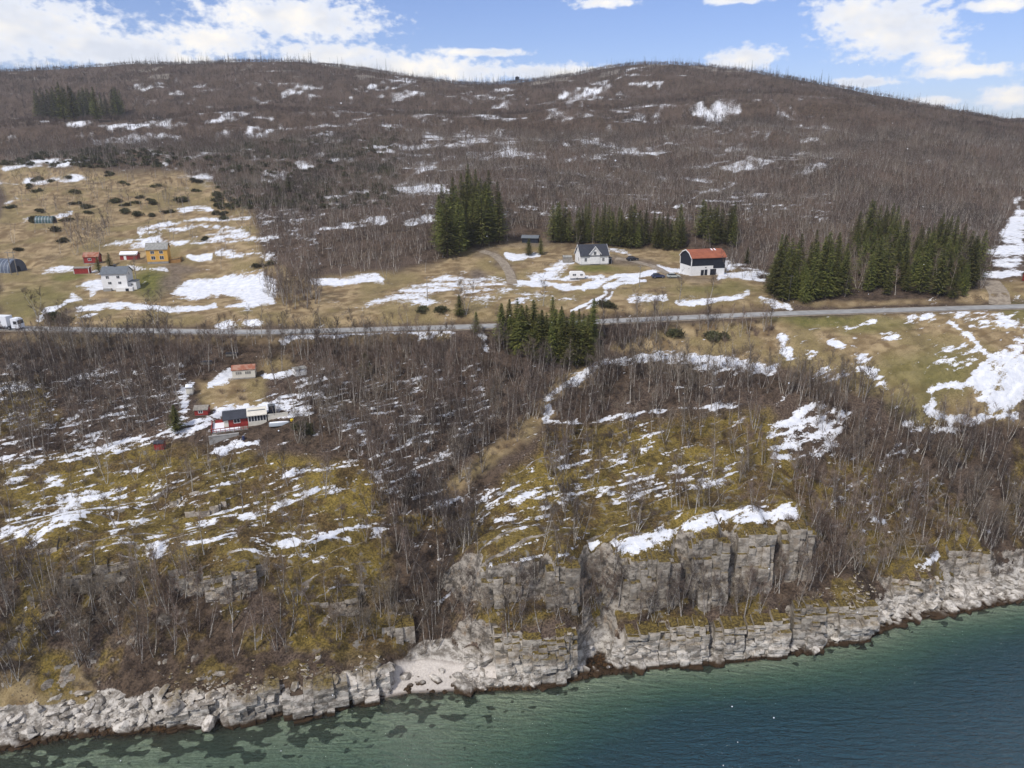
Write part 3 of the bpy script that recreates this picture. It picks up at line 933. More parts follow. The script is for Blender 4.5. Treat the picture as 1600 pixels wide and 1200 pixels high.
# ------------------------------------------------------------------ ground mesh
def build_ground():
    d_rows = np.concatenate([np.linspace(-60, -12, 14), np.linspace(-11, -0.4, 28), np.linspace(-0.2, 32, 165), 32 + np.cumsum(np.linspace(0.24, 0.62, 200)),
                             ])
    y_far = d_rows[-1]
    growth = []
    s = 0.66
    while y_far < 2300:
        s *= 1.0135
        y_far += s
        growth.append(y_far)
    d_rows = np.concatenate([d_rows, growth])
    NC = 740
    u = np.linspace(-1, 1, NC)
    u = np.sign(u) * (np.abs(u) * 0.82 + 0.18 * np.abs(u) ** 4)
    half = 118 + np.maximum(d_rows + 20, 0) * 0.92
    X = u[None, :] * half[:, None]
    ramp = 0.21 * X * np.clip(1 - (d_rows[:, None] - 40) / 160.0, 0, 1)
    wsh = 1 - sstep(d_rows, 30, 110)[:, None]
    Y = (shore_y(X) * wsh + (105.0 + ramp) * (1 - wsh)) + d_rows[:, None]
    Z = H(X, Y)
    # cliff faces: bedding pushes the rock in and out
    gy = np.gradient(Z, axis=0) / np.maximum(np.gradient(Y, axis=0), 1e-3)
    gx = np.gradient(Z, axis=1) / np.maximum(np.gradient(X, axis=1), 1e-3)
    slope = np.hypot(gx, gy)
    d = shore_d(X, Y)
    steep = sstep(slope, 0.9, 2.0) * sstep(d, -0.3, .6) * (1 - sstep(d, 22, 30))
    bed = (vn(Z * 2.4 + X * .05, X * 0.22, 201) - .5) * 1.1 + (vn(Z * 5.5, X * 0.5, 203) - .5) * .5
    jx = X + (fbm(X / 2, Z / 2, 207, 2) - .5) * 1.6
    jz = Z + (fbm(X / 3, Z / 1.5, 209, 2) - .5) * 1.2 + X * .05
    blk = (_hash(np.floor(jx / 1.9), np.floor(jz / 1.1), 211) - .5) * 1.3 + (_hash(np.floor(jx / .8), np.floor(jz / .45), 213) - .5) * .6
    Y = Y + steep * (bed * 0.08 + blk * .5)
    px, py = project(X, Y, Z)
    ph = ledge_phase(X, Y)
    fr = ph - np.floor(ph)
    snow = samp(SNOW, px, py)
    slabz = sstep(d, 6, 12) * (1 - sstep(d, 70, 95))
    st = fbm((X * math.cos(STRIKE) + Y * math.sin(STRIKE)) / 3.4, (Y * math.cos(STRIKE) - X * math.sin(STRIKE)) / 0.75, 301, 3)
    st2 = fbm(X / 5, Y / 5, 305, 3)
    streak = slabz * ((st - .5) * 1.5 + (np.abs(fr - .9) < .25) * .16 - .05) + (1 - slabz) * ((fbm(X / 7, Y / 3.0, 311, 4) - .5) * 1.0)
    streak += (st2 - .5) * .5 + (vn(X / .5, Y / .7, 351) - .5) * .42 + (fbm(X / 1.6, Y / 1.6, 353, 2) - .5) * .35
    far = sstep(Y, 300, 450)
    streak = streak * (1 - far) + far * ((fbm(X / 18, Y / 14, 321, 3) - .5) * 1.3 + (fbm(X / 5, Y / 6, 323, 2) - .5) * .8)
    solid = sstep(snow, .72, .95)
    snow_v = np.clip(snow + streak * (1 - .42 * solid) - .07, 0, 1)
    snow_v = snow_v * (1 - sstep(slope, 1.2, 1.8)) * sstep(Z, 5, 8)
    moss = np.clip(samp(MOSS, px, py) + .0, 0, 1) * sstep(d, 4, 7)
    grass = samp(GRASS, px, py)
    rock = sstep(slope, 1.25, 2.0) * sstep(d, -.5, 0.5) * (1 - sstep(d, 60, 80)) * 0.9
    # bare ledges on the slabs, low rock at the sea
    rock = np.maximum(rock, slabz * moss * ((fr > .80) & (st2 > .50)) * 0.62)
    rock = np.maximum(rock, 1 - sstep(Z + (fbm(X / 4, Y / 4, 331, 2) - .5) * 2, 2.6, 4.4))
    vegl = sstep(slope, 1.7, .8) * sstep(Z, 4.0, 6.5)
    moss = np.maximum(moss, vegl * sstep(fbm(X / 5, Y / 5, 335, 3), .50, .60) * (d < 30) * .9)
    hillrock = sstep(Y, 850, 920) * sstep(fbm(X / 30, Y / 20, 341, 3), .56, .64) * .55
    rock = np.maximum(rock, hillrock)
    sand = samp(SAND, px, py) * sstep(Z, -.2, .2) * (1 - sstep(Z, 3.2, 4.0))
    rock = rock * (1 - sand)
    dirt = samp(DIRT, px, py)
    green = samp(GREEN, px, py)
    nr, nc = X.shape
    me = bpy.data.meshes.new('ground')
    co = np.stack([X, Y, Z], -1).reshape(-1, 3)
    ii = np.arange((nr - 1) * nc).reshape(nr - 1, nc)[:, :-1].ravel()
    quads = np.stack([ii, ii + 1, ii + nc + 1, ii + nc], 1)
    me.vertices.add(len(co))
    me.vertices.foreach_set('co', co.ravel())
    me.loops.add(quads.size)
    me.loops.foreach_set('vertex_index', quads.ravel())
    me.polygons.add(len(quads))
    me.polygons.foreach_set('loop_start', np.arange(0, quads.size, 4))
    me.polygons.foreach_set('use_smooth', np.ones(len(quads), bool))
    me.update(calc_edges=True)
    def stretch(a):
        return np.clip((a - .5) * 1.25 + .5, 0, 1)
    cn = (stretch(fbm(X / 9, Y / 9, 401, 4)), stretch(fbm(X / 4, Y / 4, 411, 4)), stretch(fbm(X / 2.2, Y / 1.6, 421, 4)), stretch(fbm(X / 1.9, Y / 1.0, 431, 3)))
    for nm, ch in (('cover_a', (snow_v, rock, grass, moss)), ('cover_b', (dirt, green, sand, np.zeros_like(Z))), ('cover_c', cn)):
        at = me.attributes.new(nm, 'FLOAT_COLOR', 'POINT')
        at.data.foreach_set('color', np.stack([np.clip(c, 0, 1) for c in ch], -1).astype(np.float32).ravel())
    me.materials.append(terrain_material())
    o = link(bpy.data.objects.new('terrain', me))
    tag(o, 'rocky fjord hillside with patchy old snow, moss and brown heath', 'hillside', kind='structure')


build_ground()


# ------------------------------------------------------------------ sea
def build_sea():
    m = bpy.data.materials.new('sea_water')
    m.use_nodes = True
    g = NT(m.node_tree)
    g.n.clear()
    out = g.node('ShaderNodeOutputMaterial')
    P = g.node('ShaderNodeNewGeometry').outputs['Position']
    dp = g.node('ShaderNodeAttribute', attribute_name='depth').outputs['Fac']
    n0 = g.noise(P, 0.035, 3, 0.5)
    dpn = g.math('MULTIPLY', dp, g.math('MULTIPLY_ADD', n0, .7, .65))
    murk = g.math('SUBTRACT', 1.0, g.math('POWER', 2.718, g.math('MULTIPLY', dpn, -0.24)))
    tr = g.node('ShaderNodeBsdfTransparent')
    g.put(tr.inputs[0], g.mix(g.smooth(dpn, 0, 4), (.94, .98, .95), (.50, .78, .68)))
    df = g.node('ShaderNodeBsdfDiffuse')
    g.put(df.inputs[0], g.mix(g.smooth(dpn, 1.0, 5.5), (.074, .136, .112), (.024, .069, .098)))
    mx = g.node('ShaderNodeMixShader')
    g.put(mx.inputs[0], murk)
    g.l.new(tr.outputs[0], mx.inputs[1])
    g.l.new(df.outputs[0], mx.inputs[2])
    gl = g.node('ShaderNodeBsdfGlossy')
    gl.inputs['Roughness'].default_value = 0.07
    fr = g.node('ShaderNodeFresnel')
    fr.inputs['IOR'].default_value = 1.33
    rip = g.noise(g.mapping(P, (0.28, 1.25, 1), rot=(0, 0, R(38))), 1.0, 4, 0.6, 0.6)
    rip2 = g.noise(g.mapping(P, (1.6, 4.2, 1), rot=(0, 0, R(24))), 1.0, 3, 0.55, 0.3)
    bn = g.node('ShaderNodeBump')
    bn.inputs['Strength'].default_value = 1.0
    bn.inputs['Distance'].default_value = 1.6
    g.put(bn.inputs['Height'], g.math('ADD', rip, g.math('MULTIPLY', rip2, .35)))
    g.l.new(bn.outputs[0], df.inputs['Normal'])
    g.l.new(bn.outputs[0], gl.inputs['Normal'])
    g.l.new(bn.outputs[0], fr.inputs['Normal'])
    ms = g.node('ShaderNodeMixShader')
    g.put(ms.inputs[0], g.math('MULTIPLY', fr.outputs[0], 1.0, clamp=True))
    g.l.new(mx.outputs[0], ms.inputs[1])
    g.l.new(gl.outputs[0], ms.inputs[2])
    g.l.new(ms.outputs[0], out.inputs[0])
    xs = np.concatenate([np.linspace(-1500, -150, 20), np.linspace(-145, 180, 220), np.linspace(190, 1500, 20)])
    ds = np.concatenate([np.linspace(-1500, -70, 14), np.linspace(-66, -13, 26), np.linspace(-12, 5, 60)])
    X = np.repeat(xs[None, :], len(ds), 0)
    Y = shore_y(X) + ds[:, None]
    Y[0] = -1500
    D = np.clip(-(H(X, Y)), 0, 9)
    D = np.where(ds[:, None] < -12, np.maximum(D, np.minimum(-ds[:, None] * (.13 + .30 * sstep(X, -12, 35)) + np.maximum(-ds[:, None] - 20, 0) * .12, 12)), D)
    nr, nc = X.shape
    v = np.stack([X, Y, np.zeros_like(X)], -1).reshape(-1, 3)
    f = [(r * nc + c, r * nc + c + 1, (r + 1) * nc + c + 1, (r + 1) * nc + c) for r in range(nr - 1) for c in range(nc - 1)]
    me = mesh('sea', v, f, m, True)
    at = me.attributes.new('depth', 'FLOAT', 'POINT')
    at.data.foreach_set('value', D.astype(np.float32).ravel())
    tag(link(bpy.data.objects.new('sea', me)), 'rippled blue-green fjord water with clear shallows over weed', 'water', kind='structure')
    # deep sea floor outside the shallow shelf
    b = G().box(-1500, 1500, -1500, 240, -11.5, -10.5)
    b.obj('sea_floor', principled('sea_floor', (.03, .05, .05), .9, .1, .3, .05))
    tag(bpy.data.objects['sea_floor'], 'dark deep floor of the fjord under the water', 'sea floor', kind='structure')


build_sea()


# ------------------------------------------------------------------ roads and tracks
def strip(name, xs, ys, zs, width, mat, label, cat, cross=3, crown=0.0):
    n = len(xs)
    tx = np.gradient(xs)
    ty = np.gradient(ys)
    ln = np.hypot(tx, ty)
    nx, ny = -ty / ln, tx / ln
    v = []
    for i in range(n):
        for k in range(cross):
            o = (k / (cross - 1) - .5) * width * (1 if np.isscalar(width) else 1)
            x, y = xs[i] + nx[i] * o, ys[i] + ny[i] * o
            z = zs[i] - crown * abs(o) if zs is not None else ground(x, y) + 0.05
            v.append((x, y, z))
    f = [(i * cross + k, (i + 1) * cross + k, (i + 1) * cross + k + 1, i * cross + k + 1) for i in range(n - 1) for k in range(cross - 1)]
    o = link(bpy.data.objects.new(name, mesh(name, v, f, mat, True)))
    return tag(o, label, cat, kind='structure')


asphalt = principled('asphalt', (.25, .245, .235), .75, .4, .25, .35, col2=(.33, .325, .31))
gravel = principled('gravel', (.29, .245, .19), .95, .1, .35, .9, col2=(.19, .155, .118), bump=.4, bscale=4)
strip('road', ROAD_X, ROAD_Y, ROAD_Z, 5.2, asphalt, 'pale grey asphalt country road crossing the hillside', 'road', 5, 0.02)

strip('road_verge', ROAD_X, ROAD_Y, ROAD_Z - .07, 7.4, gravel, 'brown gravel shoulders along the asphalt road', 'verge', 5, 0.03)


def px_track(pts, n):
    w = np.array([hit(a, b)[0] for a, b in pts])
    s = np.concatenate([[0], np.cumsum(np.hypot(np.diff(w[:, 0]), np.diff(w[:, 1])))])
    q = np.linspace(0, s[-1], n)
    kr = np.hanning(9)
    kr /= kr.sum()
    o = []
    for k in (0, 1):
        a = np.interp(q, s, w[:, k])
        a2 = np.convolve(np.pad(a, 4, 'reflect', reflect_type='odd'), kr, 'valid')
        o.append(a2)
    return o


for pts, wd, lab in [([(1545, 438), (1556, 450), (1562, 466), (1563, 477)], 6.0, 'brown gravel side road beside the spruce plantation'),
                     ([(962, 404), (990, 408), (1020, 416), (1045, 428)], 3.2, 'gravel yard drive between the white farmhouse and the barn'),
                     ([(752, 392), (772, 398), (786, 410), (797, 428), (801, 444)], 3.4, 'curving gravel track below the black shed')]:
    xs, ys = px_track(pts, 40)
    strip('gravel_track', xs, ys, None, wd, gravel, lab, 'track')


# ================================================================== vegetation
bark = principled('birch_bark', (.42, .385, .34), .85, .2, .0, 3.0, col2=(.19, .16, .135), obj_rand=.22)
twig = principled('birch_twigs', (.15, .11, .09), .9, .1)
_g = NT(twig.node_tree)
_P = _g.node('ShaderNodeNewGeometry').outputs['Position']
_a = _g.noise(_P, .022, 3, .6)
_b = _g.noise(_g.vmath('ADD', _P, (300.0, 40.0, 9.0)), .05, 3, .6)
_r = _g.node('ShaderNodeObjectInfo').outputs['Random']
_c = _g.mix(_g.smooth(_a, .36, .64), (.078, .063, .055), (.156, .112, .086))
_c = _g.mix(_g.math('MULTIPLY', _g.smooth(_b, .48, .66), .8), _c, (.205, .168, .125, 1))
_h = _g.node('ShaderNodeHueSaturation')
_g.put(_h.inputs['Value'], _g.math('MULTIPLY_ADD', _r, .95, .55))
_g.put(_h.inputs['Color'], _c)
_g.put(_g.n['Principled BSDF'].inputs['Base Color'], _h.outputs[0])
willow = principled('willow_twigs', (.17, .135, .095), .9, .1, .0, 1.0, col2=(.21, .175, .125), obj_rand=.2)
needles = principled('spruce_needles', (.062, .072, .018), .8, .2, .0, .9, col2=(.150, .142, .036), obj_rand=.42)
trunk_m = principled('spruce_bark', (.13, .10, .08), .9, .1, .3, 3)
junip = principled('juniper_needles', (.050, .054, .026), .85, .2, .0, 1.4, col2=(.10, .088, .044), obj_rand=.3)


class TM:
    def __init__(self):
        self.v, self.f, self.m = [], [], []

    def limb(self, pts, rad, n, mi):
        k0 = len(self.v)
        for i, p in enumerate(pts):
            d = (pts[min(i + 1, len(pts) - 1)] - pts[max(i - 1, 0)]).normalized()
            a = d.orthogonal().normalized()
            b = d.cross(a)
            for j in range(n):
                t = 2 * math.pi * j / n
                self.v.append(p + (a * math.cos(t) + b * math.sin(t)) * rad[i])
        for i in range(len(pts) - 1):
            for j in range(n):
                q = k0 + i * n
                self.f.append((q + j, q + (j + 1) % n, q + n + (j + 1) % n, q + n + j))
                self.m.append(mi)

    def tri(self, p, d, ln, w, mi, side=None):
        s = (side if side is not None else d.orthogonal()).normalized() * w
        k = len(self.v)
        self.v += [p - s, p + s, p + d * ln]
        self.f.append((k, k + 1, k + 2))
        self.m.append(mi)


def rv(r, s=1.0):
    return Vector((r.gauss(0, s), r.gauss(0, s), r.gauss(0, s)))


def birch_geo(seed, h, stems, nb, nt, nsub, wtw, spread=1.0, sides=5):
    r = random.Random(seed)
    T = TM()
    for s in range(stems):
        lean = Vector((r.uniform(-.16, .16), r.uniform(-.16, .16), 1)) if stems == 1 else Vector((.26 * math.cos(s * 2.2 + seed) * spread, .26 * math.sin(s * 2.2 + seed) * spread, 1))
        hh = h * r.uniform(.8, 1.0) if s else h
        pts = []
        p = Vector((r.uniform(-.15, .15), r.uniform(-.15, .15), -0.5)) if stems > 1 else Vector((0, 0, -0.5))
        d = lean.normalized()
        K = 7
        for i in range(K):
            pts.append(p.copy())
            d = (d + rv(r, .07) + Vector((0, 0, .08))).normalized()
            p = p + d * hh / (K - 1)
        rad = [max(.0135 * h * (1 - i / (K - .6)), .014) * (1 if stems == 1 else .75) for i in range(K)]
        T.limb(pts, rad, sides, 0)
        for b in range(nb):
            t = r.uniform(.28, .98) ** .85
            q = t * (K - 1)
            i = min(int(q), K - 2)
            o = pts[i].lerp(pts[i + 1], q - i)
            az = r.uniform(0, 6.283)
            el = r.uniform(.35, .95) + .3 * t
            L = hh * r.uniform(.16, .30) * (1.12 - .65 * t) * spread
            bd = Vector((math.cos(az) * math.cos(el), math.sin(az) * math.cos(el), math.sin(el)))
            bp = [o]
            for k in range(3):
                bd = (bd + rv(r, .13) + Vector((0, 0, .10))).normalized()
                bp.append(bp[-1] + bd * L / 3)
            if nb > 10:
                T.limb(bp, [.022, .016, .011, .006], 3, 1)
            else:
                T.tri(o, (bp[-1] - o).normalized(), L, wtw * 1.2, 1, rv(r))
            for k in range(nt):
                u = r.uniform(.15, 1.0) * 3
                j = min(int(u), 2)
                tp = bp[j].lerp(bp[j + 1], u - j)
                td = (bd + rv(r, .55) + Vector((0, 0, .15))).normalized()
                tl = r.uniform(.4, .95) * h / 9
                T.tri(tp, td, tl, wtw, 1, rv(r))
                for m in range(nsub):
                    T.tri(tp + td * tl * r.uniform(.2, .8), (td + rv(r, .6)).normalized(), tl * r.uniform(.4, .7), wtw * .8, 1, rv(r))
    return T


def split_meshes(T, name0, m0, name1, m1):
    out = []
    for mi, nm, mt in ((0, name0, m0), (1, name1, m1)):
        fs = [f for f, k in zip(T.f, T.m) if k == mi]
        ids = sorted({i for f in fs for i in f})
        mp = {a: b for b, a in enumerate(ids)}
        out.append(mesh(nm, [T.v[i] for i in ids], [tuple(mp[i] for i in f) for f in fs], mt, mi == 0))
    return out


def spruce_geo(seed, h, wmax, rows, per, nleaf, low=.08, tip=1.0):
    r = random.Random(seed)
    T = TM()
    T.limb([Vector((0, 0, -.5)), Vector((0, 0, h * .5)), Vector((0, 0, h))], [h * .011 + .06, h * .008, .01], 5, 0)
    for i in range(rows):
        t = low + (1 - low) * (i / (rows - 1)) ** .92
        z = t * h
        L0 = wmax * (1 - t) ** .8 * (.82 + .18 * math.sin(i * 2.4)) + .12
        if t < low + .10:
            L0 *= .75
        n = max(4, int(per * (1 - .5 * t)))
        a0 = r.uniform(0, 6.28)
        for k in range(n):
            az = a0 + 6.283 * k / n + r.uniform(-.3, .3)
            L = L0 * r.uniform(.65, 1.15)
            out = Vector((math.cos(az), math.sin(az), 0))
            side = Vector((-out.y, out.x, 0))
            droop = .38 * (1 - t) + .02
            o = Vector((0, 0, z + r.uniform(-.12, .12) * h / rows * 2))
            for m in range(nleaf):
                u = (m + r.uniform(.1, .9)) / nleaf
                p = o + out * L * u + Vector((0, 0, -droop * L * u + .20 * L * u * u))
                dd = (out * .85 + side * r.uniform(-.9, .9) + Vector((0, 0, r.uniform(-.5, .12)))).normalized()
                w = (.13 + .12 * r.random()) * (1 - .35 * u) * (h / 15)
                T.tri(p, dd, L * (.34 + .15 * r.random()) + .18, w, 1, (side + rv(r, .45)))
    for k in range(6):
        T.tri(Vector((0, 0, h * (.93 + .01 * k))), (rv(r, .35) + Vector((0, 0, .6))).normalized(), .07 * h * .6, .06, 1, rv(r))
    return T


def bush_geo(seed, rx, rz_, n, size):
    r = random.Random(seed)
    T = TM()
    lob = [(Vector((r.uniform(-.5, .5) * rx, r.uniform(-.5, .5) * rx, r.uniform(.1, .45) * rz_)), r.uniform(.35, .65)) for _ in range(7)]
    for s in range(3):
        T.limb([Vector((0, 0, -.3)), lob[s][0] * .5, lob[s][0]], [.06, .04, .02], 4, 0)
    for _ in range(n):
        c, q = r.choice(lob)
        d = rv(r).normalized()
        if d.z < -.3:
            d.z *= -.6
        p = c + Vector((d.x * rx, d.y * rx, d.z * rz_)) * q * r.uniform(.55, 1.05)
        p.z = max(p.z, .02)
        T.tri(p, (d + rv(r, .6) + Vector((0, 0, .4))).normalized(), size * r.uniform(.6, 1.3), size * .32, 1, rv(r))
    return T


def shrub_geo(seed, h, n):
    r = random.Random(seed)
    T = TM()
    for s in range(n):
        az = r.uniform(0, 6.28)
        el = r.uniform(.6, 1.35)
        d = Vector((math.cos(az) * math.cos(el), math.sin(az) * math.cos(el), math.sin(el)))
        o = Vector((r.uniform(-.4, .4), r.uniform(-.4, .4), -.1)) * (h / 2)
        L = h * r.uniform(.6, 1.0)
        T.tri(o, d, L, .022, 0, rv(r))
        for k in range(8):
            p = o + d * L * r.uniform(.3, .95)
            T.tri(p, (d + rv(r, .55)).normalized(), L * r.uniform(.2, .42), .018, 1, rv(r))
    return T


BIRCH_V = []
for i, (h, st, nb) in enumerate([(9.5, 1, 20), (8.6, 2, 15), (10.5, 1, 22), (7.6, 3, 12), (9.0, 2, 14), (8.2, 1, 19)]):
    T = birch_geo(100 + i, h, st, nb, 11, 2, .022)
    BIRCH_V.append((T, split_meshes(T, 'trunk', bark, 'crown', twig)))
SPRUCE_V = []
for i, (h, w, rows) in enumerate([(16, 2.9, 34), (17, 2.5, 36), (15, 3.3, 32), (14, 2.8, 30)]):
    T = spruce_geo(200 + i, h, w, rows, 13, 5, .10)
    SPRUCE_V.append((h, split_meshes(T, 'trunk', trunk_m, 'crown', needles)))
JUN_V = []
for i in range(4):
    T = bush_geo(300 + i, 1.5, 1.1, 520, .34)
    JUN_V.append(split_meshes(T, 'trunk', trunk_m, 'crown', junip))

_veg_col = bpy.data.collections.new('vegetation_sources')      # kept out of the scene: only sources for the woods


def src_coll(name, geos, mats):
    c = bpy.data.collections.new(name)
    for k, T in enumerate(geos):
        me = mesh('%s_%02d' % (name, k), T.v, T.f, mats, False, T.m)
        o = bpy.data.objects.new('%s_%02d' % (name, k), me)
        c.objects.link(o)
    return c


def scatter(name, co, rz, sc, idx, coll, label, cat, tilt=None):
    me = bpy.data.meshes.new(name)
    me.vertices.add(len(co))
    me.vertices.foreach_set('co', np.asarray(co, np.float32).ravel())
    for nm, ty, dat in (('rz', 'FLOAT', rz), ('sc', 'FLOAT', sc), ('vi', 'INT', idx)):
        a = me.attributes.new(nm, ty, 'POINT')
        a.data.foreach_set('value', np.asarray(dat, np.float32 if ty == 'FLOAT' else np.int32))
    o = link(bpy.data.objects.new(name, me))
    ng = bpy.data.node_groups.new(name, 'GeometryNodeTree')
    ng.interface.new_socket('Geometry', in_out='INPUT', socket_type='NodeSocketGeometry')
    ng.interface.new_socket('Geometry', in_out='OUTPUT', socket_type='NodeSocketGeometry')
    N, L = ng.nodes, ng.links
    gi, go = N.new('NodeGroupInput'), N.new('NodeGroupOutput')
    ci = N.new('GeometryNodeCollectionInfo')
    ci.inputs['Collection'].default_value = coll
    ci.inputs['Separate Children'].default_value = True
    ci.inputs['Reset Children'].default_value = True
    ip = N.new('GeometryNodeInstanceOnPoints')
    ip.inputs['Pick Instance'].default_value = True

    def attr(nm, ty):
        a = N.new('GeometryNodeInputNamedAttribute')
        a.data_type = ty
        a.inputs['Name'].default_value = nm
        return a.outputs['Attribute']
    cx = N.new('ShaderNodeCombineXYZ')
    L.new(attr('rz', 'FLOAT'), cx.inputs[2])
    er = N.new('FunctionNodeEulerToRotation')
    L.new(cx.outputs[0], er.inputs[0])
    L.new(gi.outputs[0], ip.inputs['Points'])
    L.new(ci.outputs[0], ip.inputs['Instance'])
    L.new(attr('vi', 'INT'), ip.inputs['Instance Index'])
    L.new(er.outputs[0], ip.inputs['Rotation'])
    L.new(attr('sc', 'FLOAT'), ip.inputs['Scale'])
    L.new(ip.outputs[0], go.inputs[0])
    md = o.modifiers.new('scatter', 'NODES')
    md.node_group = ng
    return tag(o, label, cat, kind='stuff')


# ---- birches below the road: every candidate spot, the nearest ones as single trees
def sample_points(n, x0, x1, y0, y1, along_shore=False):
    x = rng.uniform(x0, x1, n)
    y = rng.uniform(y0, y1, n)
    return x, y


def density_pick(x, y, m, gain=1.0, keep_out=True):
    z = H(x, y)
    px, py = project(x, y, z)
    d = samp(m, px, py) * gain
    if keep_out:
        d = d * (1 - samp(CLEAR, px, py))
    vis = (px > -160) & (px < 1760) & (py < 1260)
    k = (rng.uniform(0, 1, len(x)) < d) & vis
    ry = np.interp(x, ROAD_X, ROAD_Y)
    k &= np.abs(y - ry) > 4.5
    for (a, b, c, r0, r1) in PADS:
        k &= np.hypot(x - a, y - b) > r0 * .9
    return x[k], y[k], z[k], px[k], py[k]


x, y = sample_points(30000, -215, 215, 90, 235)
_cz = (x > -6) & (x < 60)
keep = shore_d(x, y) > np.where(_cz, 2.2, 7.5)
x, y, z, px, py = density_pick(x[keep], y[keep], BIRCH, .42)
keep = (z > 5.2) | (shore_d(x, y) > 7.5)
x, y, z, px, py = x[keep], y[keep], z[keep], px[keep], py[keep]
clump = fbm(x / 6, y / 6, 501, 2)
k = rng.uniform(0, 1, len(x)) < .45 + 1.1 * clump
x, y, z, px, py = x[k], y[k], z[k], px[k], py[k]
dist = np.sqrt(x ** 2 + y ** 2 + (z - CAM_H) ** 2)
inview = (px > 0) & (px < 1600) & (py < 1185)
order = np.argsort(np.where(inview, dist, 1e9))
N_SINGLE = 290
single, rest = order[:N_SINGLE], order[N_SINGLE:]


def birch_zone(px, py):
    if px < 560:
        return ('bare birch on the scrub slope ' + ('just above the sea rocks' if py > 1010 else 'under the layered outcrops' if py > 930 else 'at the edge of the mossy slabs'), 'birches on the scrub slope below the mossy slabs')
    if px < 752:
        w = 'foot of the wooded gully just above the sand' if py > 975 else ('dark middle of the wooded gully' if py > 880 else 'head of the wooded gully beside the mossy slabs')
        return ('bare birch at the ' + w, 'birches in the gully above the sand beach')
    if px < 1275:
        return ('bare birch ' + ('on the lower ledge of the sea cliff' if py > 940 else 'along the upper rim of the sea cliff'), 'birches on the ledges of the sea cliff')
    return ('bare birch in the shore wood beyond the cliff, above pale shingle', 'birches in the shore wood beyond the cliff')


for i in single:
    bv = int(rng.integers(0, len(BIRCH_V)))
    T, (m0, m1) = BIRCH_V[bv]
    lab, grp = birch_zone(px[i], py[i])
    s = rng.uniform(.7, 1.15)
    lab = ('tall ' if s > 1.02 else ('low ' if s < .84 else '')) + ('single-stemmed ', 'twin-stemmed ', 'single-stemmed ', 'triple-stemmed ', 'twin-stemmed ', 'single-stemmed ')[bv] + lab
    e = empty('birch_tree', (x[i], y[i], z[i] - .1), rng.uniform(0, 6.28), lab, 'birch tree', grp)
    e.scale = (s, s, s)
    e.rotation_euler = (rng.normal(0, .07) + .06, rng.normal(0, .07), rng.uniform(0, 6.28))
    link(bpy.data.objects.new('trunk', m0), e)
    link(bpy.data.objects.new('crown', m1), e)
birch_src = src_coll('birch', [b[0] for b in BIRCH_V], [bark, twig])
scatter('birch_wood', np.stack([x[rest], y[rest], z[rest] - .1], 1), rng.uniform(0, 6.28, len(rest)), rng.uniform(.6, 1.15, len(rest)), rng.integers(0, len(BIRCH_V), len(rest)), birch_src,
        'brown bare birch wood filling the slope between the road and the slabs', 'wood')

# ---- wood above the road, up to the skyline
mid_geo = [birch_geo(400 + i, 8.5, 1 + i % 2, 9, 9, 1, .034, 1.1, 3) for i in range(4)]
mid_src = src_coll('hill_birch', mid_geo, [bark, twig])
x, y = sample_points(60000, -420, 420, 225, 560)
k = np.abs(x) < 120 + .78 * (y - 90)
x, y, z, px, py = density_pick(x[k], y[k], BIRCH, .62)
k = (py < 500) & (rng.uniform(0, 1, len(x)) < (.35 + 1.25 * fbm(x / 22, y / 22, 511, 3)))
x, y, z = x[k], y[k], z[k]
scatter('hillside_wood', np.stack([x, y, z - .1], 1), rng.uniform(0, 6.28, len(x)), rng.uniform(.6, 1.1, len(x)), rng.integers(0, 4, len(x)), mid_src, 'bare brown birch forest climbing the hillside above the farms', 'forest')
far_geo = [birch_geo(450 + i, 6.0, 2, 8, 9, 0, .10, 1.35, 3) for i in range(3)] + [spruce_geo(470 + i, 9.5, 1.5, 9, 7, 2, .08) for i in range(2)]
far_src = src_coll('ridge_tree', far_geo, [twig, twig])
_dark = principled('ridge_spruce', (.045, .048, .036), .9, .1)
for ob in list(far_src.objects)[3:]:
    ob.data.materials[1] = _dark
    ob.data.materials[0] = trunk_m
x, y = sample_points(62000, -900, 850, 540, 1080)
z = H(x, y)
px, py = project(x, y, z)
k = (px > -120) & (px < 1720) & (py > 60) & (rng.uniform(0, 1, len(x)) < (.35 + 1.2 * fbm(x / 40, y / 40, 521, 3)))
x, y, z = x[k], y[k], z[k]
spr = rng.uniform(0, 1, len(x)) < .05 + .5 * sstep(y, 820, 930) * sstep(fbm(x / 30, y / 60, 523, 2), .42, .62)
idx = np.where(spr, rng.integers(3, 5, len(x)), rng.integers(0, 3, len(x)))
scatter('ridge_forest', np.stack([x, y, z - .1], 1), rng.uniform(0, 6.28, len(x)), rng.uniform(.5, .85, len(x)) * np.where(spr, rng.lognormal(0, .3, len(x)), 1.0), idx, far_src, 'hazy grey forest of birch and small spruces along the far ridges', 'forest')

# ---- low scrub between the trees
sh_src = src_coll('scrub', [shrub_geo(600 + i, 2.0, 26) for i in range(4)], [twig, twig])
x, y = sample_points(42000, -215, 215, 92, 240)
_cz = (x > -6) & (x < 60)
keep = shore_d(x, y) > np.where(_cz, 2.2, 6.0)
SCRUB = np.clip(BIRCH * .9 + .10 * MOSS, 0, 1)
x, y, z, px, py = density_pick(x[keep], y[keep], SCRUB, .50)
k = (rng.uniform(0, 1, len(x)) < (.1 + 1.5 * fbm(x / 5, y / 5, 531, 3))) & ((z > 5.0) | (shore_d(x, y) > 6.0))
x, y, z = x[k], y[k], z[k]
scatter('scrub_thicket', np.stack([x, y, z], 1), rng.uniform(0, 6.28, len(x)), rng.uniform(.5, 1.15, len(x)), rng.integers(0, 4, len(x)), sh_src, 'knee-high bare brown scrub under the birches and along banks', 'scrub')


